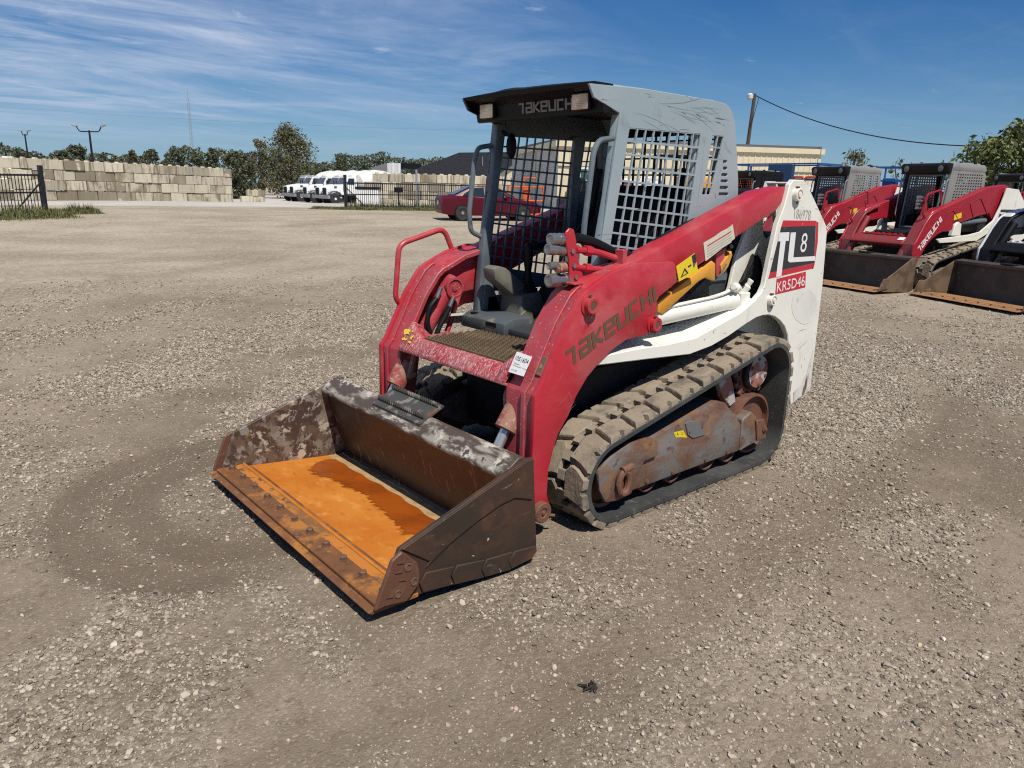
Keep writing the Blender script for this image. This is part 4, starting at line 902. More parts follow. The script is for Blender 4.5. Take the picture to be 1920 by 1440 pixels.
    MB().prism([(.30, .45), (.36, .56), (.26, .62), (.20, .50), (.16, .40), (.22, .38)], s*.66, s*.70).build('motor_guard', HUBM, tf, .005)

# ---- rear body: towers, rails, hood
tower = [(-.23, 1.70), (-.346, 1.70), (-.383, 1.680), (-.536, 1.553), (-.682, 1.427), (-.700, 1.392), (-.732, 1.05), (-.745, .49), (-.749, .331), (-.52, .268), (-.45, .45), (-.415, .62), (-.374, .752), (-.322, .815), (-.257, .860), (-.19, .892), (-.119, .909), (-.05, .912), (.021, .905), (.134, .874),
         (.288, .823), (.45, .783), (.647, .760), (1.0, .780), (1.30, .795), (1.50, .806), (1.50, .842), (1.30, .835), (1.065, .838), (.853, .832), (.604, .840), (.179, .945), (.047, 1.006), (-.010, 1.045), (-.041, 1.094), (-.056, 1.19), (-.108, 1.446), (-.162, 1.55), (-.195, 1.672)]
inner = [(-.24, 1.69), (-.33, 1.69), (-.62, 1.42), (-.66, .60), (.30, .60), (.16, .93), (.09, .995), (.055, 1.07), (.017, 1.25), (-.07, 1.41), (-.155, 1.505), (-.22, 1.64)]
circ_ = lambda cx_, cz_, rx, rz_, n=22: [(cx_+rx*math.cos(2*math.pi*i/n), cz_+rz_*math.sin(2*math.pi*i/n)) for i in range(n)]
hood = MB().prism([(-.66, .36), (-.70, .60), (-.70, 1.18), (-.62, 1.36), (-.30, 1.40), (-.05, 1.36), (.0, .40)], -.47, .47).build('engine_hood', COVER, L0, .04, 3)
for s in (1, -1):
    tw_ = link('arm_tower', plate_mesh('arm_tower', tower, [], s*.655, s*.69, WHITE, .005), L0)
    iy = (s*.49, s*.515)
    link('inner_tower_plate', plate_mesh('inner_tower_plate', inner, [circ_(-.31, 1.425, .075, .085), circ_(-.21, 1.105, .115, .15)], iy[0], iy[1], WHITE, .004), tw_)
    MB().prism([(-.40, 1.66), (-.55, 1.53), (-.70, 1.40), (-.74, 1.05), (-.752, .50), (-.755, .335), (-.742, .335), (-.735, .50), (-.72, 1.05), (-.69, 1.385), (-.54, 1.51), (-.39, 1.64)], s*.50, s*.655).build('tower_back', WHITE, tw_, .004)
    MB().box((-.28, s*.585, 1.685), (.10, .15, .012)).build('tower_cap', WHITE, tw_, .004)
    led = [(1.49, .842), (1.29, .835), (1.065, .838), (.853, .832), (.604, .840), (.179, .945), (.047, 1.006)]
    vs = [(x, s*.688, z) for x, z in led]+[(x-.02, s*.50, z+.045) for x, z in led]+[(x-.02, s*.50, z+.03) for x, z in led]+[(x, s*.688, z-.012) for x, z in led]
    n_ = len(led); fs = []
    for a in range(4):
        b_ = (a+1) % 4; fs += [(a*n_+i, a*n_+i+1, b_*n_+i+1, b_*n_+i) for i in range(n_-1)]
    MB().add(vs, fs).build('rail_ledge', WHITE, tw_, smooth=25)
    for (cx_, cz_, r_) in ((-.268, 1.619, .040), (-.112, .998, .034)):
        bs = MB().lathe((cx_, s*.689, cz_), (0, s, 0), [(0, r_*1.05), (.004, r_), (.028, r_), (.031, r_-.004), (.031, r_*.72), (.026, r_*.68), (.026, r_*.45), (.034, r_*.42), (.035, .001)], 26).build('pivot_boss', WHITE, tw_)
        MB().lathe((cx_, s*.7165, cz_), (0, s, 0), [(0, r_*.66), (.001, r_*.66), (.0015, r_*.50), (.0015, .001)], 20).build('boss_rust', mk('boss_rust', (.42, .36, .24), .6, layers=[((.14, .07, .04), 40, .5, .6)]), bs)
        MB().cyl((cx_, s*.705, cz_-r_), (cx_, s*.705, cz_-r_-.016), .006, n=6).cyl((cx_+.01, s*.705, cz_+r_), (cx_+.01, s*.705, cz_+r_+.008), .012, n=8).build('grease_nipple', BOLT, bs)
    MB().add([(x, s*.6915, z) for x, z in XZ(.69, [(1519, 731), (1523, 690), (1524, 655), (1521, 668), (1516, 684), (1513, 700), (1508, 706), (1503, 721), (1494, 729), (1487, 736), (1487, 753)])], [tuple(range(11))]).build('scrape', WHITE_RUST, tw_, smooth=0)
    if s > 0:
        # lift cylinder, hoses and the yellow lift lock
        lc = MB().lathe((1.0, .60, .965), Vector((.13-1.0, 0, 1.005-.965)), [(-.04, .035), (0, .045), (.045, .050), (.78, .050), (.785, .056), (.85, .056), (.86, .04), (.92, .035)], 22).build('lift_cylinder', WHITE, L0)
        MB().tube(fillet([(.93, .63, 1.015), (.40, .63, 1.045), (.28, .63, 1.06), (.16, .62, 1.09)], .05), .011, 8).build('oil_pipe', WHITE, lc)
        fb = MB(); fb.lathe((.13, .62, 1.075), (1, .3, .2), [(0, .022), (.05, .022), (.05, .03), (.08, .03), (.08, .02), (.11, .02)], 10); fb.lathe((.07, .60, 1.04), (-.3, .4, .8), [(0, .03), (.06, .03), (.06, .02), (.1, .02)], 10); fb.box((.09, .60, 1.01), (.09, .10, .08))
        fb.build('fittings', WHITE, lc, .004)
        for k in range(3):
            MB().tube(fillet([(.10, .60+.02*k, 1.08+.02*k), (-.02, .57, 1.10+.03*k), (-.12, .54, 1.15+.04*k), (-.2, .46, 1.2+.04*k)], .06), .014, 8).build('hose', BLACK, lc)
        yl = [(1232, 568), (1336, 489), (1342, 494), (1341, 527), (1324, 520), (1310, 528), (1243, 590), (1235, 586)]
        lk = MB().prism(XZ(.655, yl), .615, .655).build('lift_lock', YELLOW, L0, .006, 2)
        MB().prism(XZ(.655, [(1233, 569), (1238, 573), (1237, 588), (1232, 584)]), .65, .659).build('lock_foot', YELLOW, lk, .003)
        MB().prism(XZ(.64, [(1352, 497), (1372, 470), (1374, 478), (1366, 500), (1354, 517)]), .60, .64).build('lock_end', YELLOW, lk, .004)
        MB().prism(XZ(.63, [(1343, 475), (1362, 463), (1357, 489), (1346, 518), (1343, 520)]), .60, .63).build('lock_bracket', RED, lk, .003)
        MB().tube([on(1, .65, 1344, 519), on(1, .65, 1352, 515), on(1, .65, 1362, 495)], .006, 6).build('lock_pin', SILVER, lk)
        MB().cyl(on(1, .63, 1365, 466), on(1, .66, 1372, 462), .012, n=10).build('lock_bolt', DARK, lk)
        # decal
        g = lambda *p: yq(.6915, [(1380+a/3.272, 320+b_/3.272) for a, b_ in p])
        g2 = lambda *p: yq(.6925, [(1380+a/3.272, 320+b_/3.272) for a, b_ in p])
        sticker(g((290, 305), (492, 307), (490, 338), (278, 345)), DRED, tw_)
        sticker(g((494, 310), (506, 318), (502, 440), (482, 575), (474, 603), (466, 600), (480, 560)), DRED, tw_)
        sticker(g((278, 345), (490, 338), (478, 566), (209, 625)), INK, tw_)
        sticker(g((209, 627), (478, 568), (470, 600), (198, 664)), DRED, tw_)
        PW = mk('white_print', (.76, .76, .74), .4, layers=[((.62, .5, .45), 40, .64, .72)])
        sticker(g2((266, 380), (328, 377), (324, 430), (305, 431), (278, 648), (246, 654), (273, 433), (258, 434)), PW, tw_)
        sticker(g2((336, 380), (368, 378), (352, 532), (487, 524), (484, 552), (330, 563), (318, 552)), PW, tw_)
        P_ = g2((392, 502), (450, 500), (396, 370)); P_ = [Vector(p) for p in P_]
        link('lettering', text_mesh('8', PW, P_[0], (-1, 0, 0), (0, 0, 1), .118, .072), tw_)
        sticker(g((250, 664), (429, 619), (425, 716), (241, 760)), DRED, tw_, 'number_plate')
        P_ = [Vector(p) for p in g2((250, 748), (420, 704), (254, 676))]
        link('lettering', text_mesh('KR5D46', PW, P_[0], P_[1]-P_[0], P_[2]-P_[0], (P_[2]-P_[0]).length*.88, (P_[1]-P_[0]).length), tw_)
        P_ = [Vector(p) for p in g2((358, 292), (458, 302), (362, 230))]
        link('lettering', text_mesh('186978', GHOST, P_[0], P_[1]-P_[0], P_[2]-P_[0], (P_[2]-P_[0]).length, (P_[1]-P_[0]).length), tw_)
        link('worn_patch', MB().add(yq(.6912, [(1380+(420+78*math.cos(a))/3.272, 320+(830+112*math.sin(a))/3.272) for a in np.linspace(0, 6.28, 30)[:-1]]), [tuple(range(29))]).mesh('worn_patch', mk('worn_white', (.70, .695, .63), .6, layers=[((.52, .44, .30), 9, .60, .68), ((.62, .61, .56), 4, .45, .7)]), smooth=0), tw_)
        sc = MB()
        for a, b_, c_, d_ in ((372, 1090, 400, 1052), (380, 1100, 440, 1040), (415, 1070, 425, 1050), (488, 232, 505, 238), (400, 1190, 405, 1215), (420, 1150, 424, 1165)):
            p_, q2 = [Vector(v) for v in g((a, b_), (c_, d_))]; n2 = Vector((q2-p_)).cross(Vector((0, 1, 0))).normalized()*.0012
            sc.add([p_+n2, q2+n2*.4, q2-n2*.4, p_-n2], [(0, 1, 2, 3)])
        sc.build('scratches', LOGOD, tw_, smooth=0)
MB().cyl((-.262, -.49, 1.62), (-.262, .49, 1.62), .03, n=14).build('cross_tube', DARK, L0)

# grey engine side cover below the near cab side, with perforated panels
sc_ = MB().prism([(-.02, .86), (1.20, .86), (1.16, 1.12), (-.02, 1.20)], .44, .465).build('side_cover', COVER, L0, .006)
MB().prism(XZ(.47, [(1285, 560), (1340, 505), (1375, 480), (1388, 500), (1378, 540), (1330, 556)]), .465, .472).build('cover_panel', COVER, sc_, .003)
pf = MB()
for i in range(24):
    for j in range(9):
        x = .10+i*.018+(.009 if j % 2 else 0); z = 1.05+j*.014
        pf.lathe((x, .466, z), (0, 1, 0), [(0, .0055), (.0015, .0055)], 6)
pf.build('perforations', BLACK, sc_, smooth=0)
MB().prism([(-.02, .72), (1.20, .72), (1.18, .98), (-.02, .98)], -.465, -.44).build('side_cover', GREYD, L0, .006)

# ---- cab
fz = .815
cab = MB().box((.70, 0, .79), (1.0, .93, .03)).build('cab', DARK, L0, .005)
MB().prism([(1.33, .80), (1.33, .872), (1.25, .895), (1.10, .895), (1.10, .80)], -.52, -.10).build('sill', GREYDUST, cab, .012, 2)
MB().prism([(1.30, .80), (1.30, .845), (1.12, .86), (1.12, .80)], -.10, .46).build('sill', COVER, cab, .012, 2)
MB().lathe((1.28, -.44, .884), (.05, 0, 1), [(0, .026), (.006, .026), (.006, .001)], 14).build('sill_hole', BLACK, cab)
MB().prism([(1.333, .866), (1.333, .840), (1.326, .840), (1.326, .866)], -.27, -.17).build('sill_hole', BLACK, cab, .004)
def bil(a, b_, c_, d_, u, v):                         # quad corners: tl, tr, br, bl
    t_ = Vector(a).lerp(Vector(b_), u); bo = Vector(d_).lerp(Vector(c_), u); return tuple(t_.lerp(bo, v))
tl, tr, br, bl = (1.04, 1.925), (.449, 1.934), (.503, 1.405), (1.145, 1.245)
holes = []
NC, NR = 9, 12
tl, tr = (1.040, 1.925), (.450, 1.931)
bl, br = (1.168, 1.160), (.545, 1.056)
tl2, tr2, br2, bl2 = (.348, 1.930), (.236, 1.931), (.318, 1.607), (.400, 1.605)
holes += [[tl, tr, br, bl], [tl2, tr2, br2, bl2]]
c2q = lambda a, b_: (1080+a/4, 140+b_/4)
for (xa, xb, za, zb) in ((1103, 1136, 638, 665), (1103, 1138, 688, 715), (1090, 1139, 737, 763), (1085, 1141, 785, 810), (1078, 1143, 833, 860), (1070, 1146, 882, 908)):
    P_ = XZ(.50, [c2q(xa, za), c2q(xb, za), c2q(xb, zb), c2q(xa, zb)]); x0, x1 = P_[0][0], P_[1][0]; z0 = (P_[2][1]+P_[3][1])/2; z1 = (P_[0][1]+P_[1][1])/2; r_ = (z1-z0)/2; zc_ = (z0+z1)/2
    holes.append([(x0-r_+r_*math.cos(a), zc_+r_*math.sin(a)) for a in np.linspace(-math.pi/2, math.pi/2, 7)]+[(x1+r_+r_*math.cos(a), zc_+r_*math.sin(a)) for a in np.linspace(math.pi/2, 3*math.pi/2, 7)])
side = [(1.335, 2.100), (1.300, 2.045), (1.115, 1.988), (1.158, 1.65), (1.198, 1.36), (1.236, 1.0), (.538, 1.0), (.50, 1.23), (.02, 1.40), (.024, 1.46), (.058, 1.69), (.10, 1.85), (.135, 1.968), (.150, 2.015), (.172, 2.052), (.205, 2.082), (.245, 2.098), (.36, 2.106), (.94, 2.112)]
for s in (1, -1):
    sd = link('cab_side', plate_mesh('cab_side', side, holes, s*.488, s*.500, GREY if s > 0 else GREYD, .0015), cab)  # far side, mesh and pillars take the darker grey as painted-in shade
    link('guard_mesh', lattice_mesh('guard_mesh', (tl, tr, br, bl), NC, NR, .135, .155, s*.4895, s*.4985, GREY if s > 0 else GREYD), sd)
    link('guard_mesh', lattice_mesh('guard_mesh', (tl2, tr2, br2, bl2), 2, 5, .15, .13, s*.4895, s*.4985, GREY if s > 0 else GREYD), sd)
    # front pillar
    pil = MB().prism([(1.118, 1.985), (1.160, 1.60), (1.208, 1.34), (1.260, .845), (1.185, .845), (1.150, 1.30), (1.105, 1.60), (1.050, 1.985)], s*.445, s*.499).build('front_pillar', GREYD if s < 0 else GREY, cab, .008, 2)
    MB().prism([(1.225, .86), (1.19, 1.15), (1.06, .86)], s*.44, s*.452).build('pillar_gusset', GREYD, cab, .003)
    MB().box((1.17, s*.46, .858), (.18, .09, .014)).build('pillar_foot', GREYD, cab, .003)
    MB().prism([(.17, 1.95), (.245, 1.95), (.22, 1.10), (.05, 1.10)], s*.43, s*.486).build('rear_pillar', GREYD, cab, .01)
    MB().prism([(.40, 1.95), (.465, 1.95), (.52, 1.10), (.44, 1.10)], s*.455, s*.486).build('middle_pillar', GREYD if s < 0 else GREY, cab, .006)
    hp = XZ(.50, [(1153, 259), (1127, 263), (1117, 285), (1100, 420), (1097, 458), (1106, 466)]) if s > 0 else XZ(-.50, [(917, 273), (893, 277), (886, 305), (877, 400), (880, 434), (908, 448)])
    gh = MB().tube(fillet([(x, s*.485, z) for x, z in hp], .03), .0145, 12).build('grab_handle', GREYD, cab)
    MB().prism([(1.330, 2.098), (1.296, 2.04), (1.13, 1.99), (1.20, 2.09)], s*.478, s*.487).build('visor_gusset', BLACK, cab, .002)
MB().prism([(1.33, 2.104), (1.30, 2.113), (.94, 2.118), (.36, 2.112), (.24, 2.104), (.198, 2.088), (.165, 2.056), (.145, 2.018), (.128, 1.97), (.145, 1.962), (.17, 2.03), (.22, 2.07), (.30, 2.085), (1.28, 2.085)], -.494, .494).build('roof', GREY, cab, .012, 3)
MB().box((.80, .02, 2.121), (.36, .62, .010)).build('roof_hatch', BLACK, cab, .003)
MB().box((.72, 0, 2.075), (1.02, .96, .02)).build('headliner', BLACK, cab)
for k in range(1): MB().box((.165, 0, 2.0), (.05, .86, .10)).build('rear_header', BLACK, cab, .01)
rb = MB()
for k in range(8): rb.box((.17-.0, -.30+k*.085, 1.62), (.012, .010, .66))
for k in range(7): rb.box((.17, 0, 1.32+k*.10), (.010, .84, .010))
rb.build('rear_guard', DARK, cab)
MB().prism([(.0, .80), (.08, 1.54), (.15, 1.54), (.15, .80)], -.46, .46).build('rear_wall', BLACK, cab)
# scuffs left by branches along the upper cab side
sc_rr = random.Random(21); scm = MB()
def scuff(mb, rr, x0, z0, L, a0, y, w_, n=10):
    pts = []; a = a0; x, z = x0, z0; kk = rr.uniform(-.5, .5)
    for i in range(n+1):
        pts.append((x, z)); a += kk/n+rr.uniform(-.06, .06); x -= L/n*math.cos(a); z += L/n*math.sin(a)
    vs = []
    for i, (x, z) in enumerate(pts):
        e = w_*math.sin(math.pi*(i+.4)/(n+.8)); vs += [(x, y, z+e), (x, y, z-e)]
    mb.add(vs, [(2*i, 2*i+1, 2*i+3, 2*i+2) for i in range(n)])
for k in range(15):
    x0 = sc_rr.uniform(.45, 1.05); scuff(scm, sc_rr, x0, sc_rr.uniform(1.965, 2.07), min(sc_rr.uniform(.1, .5), x0-.28), sc_rr.uniform(-.25, .12), .5006+.0001*k, sc_rr.uniform(.0005, .0011))
for k in range(7): scuff(scm, sc_rr, sc_rr.uniform(.2, .32), sc_rr.uniform(1.65, 1.98), sc_rr.uniform(.05, .13), sc_rr.uniform(-1.2, 1.2), .504+.0001*k, sc_rr.uniform(.0006, .0014))
near_side = [o for o in bpy.data.objects if o.name == 'cab_side'][0]
scm.build('scuffs', mk('scuff_grey', (.20, .245, .26), .6), near_side, smooth=0)
ww = MB().tube([(.40, .5, 2.09), (.43, .501, 1.60), (.47, .501, 1.10)], .0035, 6).build('weld_seam', GREY, near_side)
ww = MB().tube([(1.112, .4985, 1.985), (1.160, .4985, 1.62), (1.20, .4985, 1.36)], .0045, 6).build('weld_seam', GREY, near_side)
asc = MB()
for k in range(26):
    x0 = sc_rr.uniform(1.1, 1.72); z0 = sc_rr.uniform(.35, 1.15)
    if abs((x0-1.72)*.9+(z0-.6)*.55) > .22: continue
    scuff(asc, sc_rr, x0, z0, sc_rr.uniform(.03, .14), sc_rr.uniform(.3, 2.2), .7004+.0001*k, sc_rr.uniform(.0004, .0011), 6)
asc.build('scuffs', mk('scuff_pink', (.55, .24, .24), .6), near_arm, smooth=0)
# visor header
hv = []
for i in range(13):
    y = -.497+.994*i/12; dz = .012*math.sin(i*math.pi/12)+(.006 if 3 < i < 6 else 0)
    hv.append([(1.335, y, 2.108+dz*.6), (1.325, y, 2.092), (1.262, y, 2.078), (1.243, y, 2.060), (1.228, y, 1.985), (1.215, y, 1.980), (1.17, y, 2.0), (1.17, y, 2.115+dz), (1.30, y, 2.116+dz)])
vis = MB().loft(hv).build('visor', BLACK, cab, smooth=35)
for y in (-.365, .373):
    hl = MB().box((1.250, y, 2.036), (.030, .115, .082)).build('headlamp', BLACK, vis, .012, 3)
    MB().box((1.266, y, 2.036), (.012, .108, .074)).build('lens', LENS, hl, .010, 3)
    rbs = MB()
    for k in range(9): rbs.tube([(1.2725, y-.049, 2.005+k*.0076), (1.2725, y+.049, 2.005+k*.0076)], .0032, 6)
    rbs.build('lens_ribs', LENS, hl)
O_ = on(0, 1.252, 976, 207); P_ = on(0, 1.252, 1076, 192)
wordmark('Takeuchi', LOGOD, (1.2465, -.105, 2.008), (0, 1, 0), (.012, 0, .07), .052, .435, vis, shear=.06, stroke=.19)
# interior
seat = MB().loft([[(x, y*.23, z) for x, z in ((.95, .97), (.97, 1.02), (.93, 1.07), (.50, 1.08), (.46, 1.0), (.50, .93), (.90, .92))] for y in (-1, -.9, .9, 1)]).build('seat', SEATM, cab, .02, 2)
MB().loft([[(x, y*.27, z) for x, z in ((.52, 1.06), (.50, 1.34), (.42, 1.62), (.33, 1.66), (.28, 1.60), (.34, 1.25), (.36, 1.05))] for y in (-1, -.88, .88, 1)]).build('seat_back', SEATM, seat, .02, 2)
MB().box((.70, 0, .87), (.40, .40, .12)).build('seat_base', DARK, seat, .01)
for s in (1, -1):
    lb = MB().tube(fillet([(.36, s*.33, 1.75), (.42, s*.34, 1.45), (.58, s*.34, 1.30), (.95, s*.30, 1.28)], .14, 8), .024, 10)
    lb.build('lap_bar', BLACK, cab)
con = MB().prism([(1.13, .80), (1.11, 1.005), (.92, 1.02), (.90, .80)], -.40, -.20).build('control_console', BEIGE, cab, .015, 2)
MB().prism(XZ(-.28, [(922, 504), (931, 498), (946, 502), (1000, 548), (990, 562), (968, 560), (925, 525)]), -.37, -.26).build('arm_pad', BEIGE, con, .012, 2)
MB().prism(XZ(-.24, [(966, 590), (978, 578), (980, 605), (962, 600)]), -.21, -.195).build('console_flap', BEIGE, con, .004)
js = MB().lathe((1.0, -.28, 1.02), (0, 0, 1), [(0, .060), (.015, .062), (.02, .050), (.035, .055), (.04, .042), (.055, .045), (.06, .030), (.11, .022), (.12, .020), (.16, .026), (.22, .030), (.27, .026), (.285, .012)], 18)
js.build('joystick', BLACK, con)
jl = MB().lathe((1.0, .30, 1.00), (0, 0, 1), [(0, .060), (.02, .060), (.04, .045), (.06, .028), (.16, .024), (.26, .028), (.28, .012)], 16).build('joystick', BLACK, cab)
MB().ball((1.05, -.40, 1.86), .05, sc=(.7, .5, 1.5)).tube([(1.09, -.46, 1.95), (1.06, -.42, 1.92)], .01, 6).build('mirror', BLACK, cab)
sticker([(1.196, -.444, 1.70), (1.157, -.444, 1.70), (1.18, -.444, 1.60), (1.205, -.444, 1.60)], mk('safety_label', (.40, .36, .36), .5), cab)
sticker([(1.10, -.4385, 1.06), (1.05, -.4385, 1.06), (1.05, -.4385, .98), (1.10, -.4385, .98)], STICK, cab)
sticker([(1.10, -.438, 1.09), (1.05, -.438, 1.09), (1.05, -.438, 1.062), (1.10, -.438, 1.062)], YDECAL, cab)

# ---- hydraulics on the arms
cbk = MB().prism([(1.515, 1.428), (1.490, 1.448), (1.462, 1.440), (1.445, 1.395), (1.425, 1.30), (1.385, 1.215), (1.385, 1.195), (1.47, 1.185), (1.480, 1.205), (1.487, 1.30), (1.512, 1.385)], .555, .567).build('coupler_bracket', RED, L0, .003)
MB().box((1.43, .585, 1.190), (.14, .07, .010)).build('bracket_foot', RED, cbk, .002)
for k, (x, z) in enumerate(((1.47, 1.34), (1.455, 1.27), (1.44, 1.215))): MB().lathe((x, .566, z), (0, 1, 0), [(0, .012), (.01, .012), (.01, .001)], 6).build('bolt', SILVER, cbk)
for k, (x, z, r_, L_) in enumerate(((1.50, 1.392, .030, .085), (1.475, 1.336, .027, .125), (1.475, 1.268, .020, .110), (1.455, 1.198, .034, .13))):
    MB().lathe((x-.03, .535, z), (1, 0, .04 if k != 1 else .1), [(0, r_*.7), (.03, r_*.75), (.032, r_), (.06, r_), (.062, r_*.86), (.03+L_*.6, r_*.86), (.03+L_*.62, r_*.98), (.03+L_, r_*.95), (.032+L_, r_*.7), (.028+L_, r_*.5), (.028+L_, .001)], 20).build('coupler', SILVER, cbk)
MB().lathe((1.50, .55, 1.262), (1, .1, 0), [(0, .024), (.05, .024), (.052, .015), (.052, .001)], 14).build('coupler', RUSTCYL, cbk)
MB().box((1.43, .53, 1.30), (.06, .05, .13)).build('coupler_block', SILVER, cbk, .006)
for z0, z1, r_ in ((1.345, 1.275, .016), (1.262, 1.225, .014)):
    MB().tube(fillet([(1.44, .56, z0), (1.30, .57, z0-.015), (1.10, .58, z1), (.90, .58, z1-.0)], .05), r_, 10).build('oil_pipe', RED, cbk)
    MB().cyl((1.38, .563, z0-.006), (1.34, .566, z0-.010), r_*1.6, n=6).build('pipe_nut', RED, cbk)
MB().box((1.16, .60, 1.29), (.03, .06, .10)).build('pipe_clamp', RED, cbk, .004)
MB().tube(fillet([(1.42, .54, 1.40), (1.30, .545, 1.375), (1.12, .55, 1.305), (.98, .545, 1.29), (.80, .545, 1.37), (.5, .54, 1.46)], .12), .024, 10).build('hose_bundle', BLACK, cbk)
# far arm: guard handle, pipes and hoses
far_arm = [o for o in bpy.data.objects if o.name == 'lift_arm.001'][0]
gh = XZ(-.69, [(757, 577), (741, 560), (748, 458), (832, 428), (850, 474)])
MB().tube(fillet([(x, -.69, z) for x, z in gh], .055, 7), .0165, 12).build('guard_handle', RED, far_arm)
for x, z in (gh[0], gh[-1]): MB().lathe((x-.01, -.67, z-.01), (0, -1, 0), [(-.03, .018), (.03, .018), (.03, .001)], 10).build('handle_bolt', RUSTCYL, far_arm)
pz = lambda y, L: [(x, y, z) for x, z in XZ(y, L)]
MB().tube(fillet(pz(-.56, [(838, 622), (846, 600), (862, 545), (878, 515), (905, 505)]), .06), .017, 10).build('oil_pipe', RED, far_arm)
MB().tube(fillet(pz(-.58, [(838, 545), (850, 518), (862, 506), (890, 494), (915, 488)]), .05), .018, 10).build('oil_pipe', RED, far_arm)
for L in ([(819, 559), (806, 575), (800, 605), (807, 625)], [(843, 575), (836, 590), (824, 612), (818, 628)]):
    P_ = pz(-.45, L)
    MB().tube(fillet(P_, .06), .015, 10).build('hose', BLACK, far_arm)
    MB().tube([P_[0], Vector(P_[0])+Vector((-.03, 0, .06))], .0125, 10).build('hose_end', SILVER, far_arm)
near_arm0 = [o for o in bpy.data.objects if o.name == 'lift_arm'][0]
# ================================================================== machines parked in the row on the right
# local frame: x forward, y left, origin on the ground under the middle
def yard_bucket(root, W, x0, x1, h, mats):
    b_, f_, e_ = mats
    hw = W/2
    o = MB().prism([(x1, .07), (x0+.03, .02), (x0+.02, .04), (x0+.03, h-.04), (x0, h-.03), (x0-.02, .02), (x1, .045)], -hw+.02, hw-.02).build('bucket', b_, root, .004)
    MB().prism([(x0+.09, h-.05), (x0+.085, h), (x0-.08, h+.02), (x0-.09, h-.04)], -hw+.02, hw-.02).build('top_lip', b_, o, .006)
    MB().box((x0, 0, h+.02), (.16, .24, .02)).build('step', DARK, o, .004)
    for s in (1, -1):
        q_ = MB().prism([(x1-.05, .05), (x1-.10, .20), (x0+.05, h), (x0-.04, h), (x0-.06, .04), (x0+.1, .012)], s*(hw-.022), s*hw).build('side_plate', e_, o, .004)
        MB().prism([(x1-.02, .06), (x1-.12, .27), (x1-.24, .26), (x1-.26, .10)], s*hw, s*(hw+.02)).build('side_cutter', e_, q_, .006)
    c = MB().prism([(x1+.06, .05), (x1+.04, .066), (x1-.14, .074), (x1-.14, .05)], -hw, hw).build('cutting_edge', f_, o, .003)
    me = MB().lathe((0, 0, 0), (0, 0, 1), [(0, .018), (.018, .018), (.02, .001)], 6).mesh('bolt', BOLT)
    for k in range(int(W/.22)):
        bo = link('bolt', me, c); bo.location = (x1-.05, -hw+.14+k*.22, .070)
    MB().add([(x1-.14, -hw+.03, .076), (x1-.14, hw-.03, .076), (x0+.2, hw-.03, .045), (x0+.2, -hw+.03, .045)], [(0, 1, 2, 3)]).build('floor_plate', f_, o)
    return o
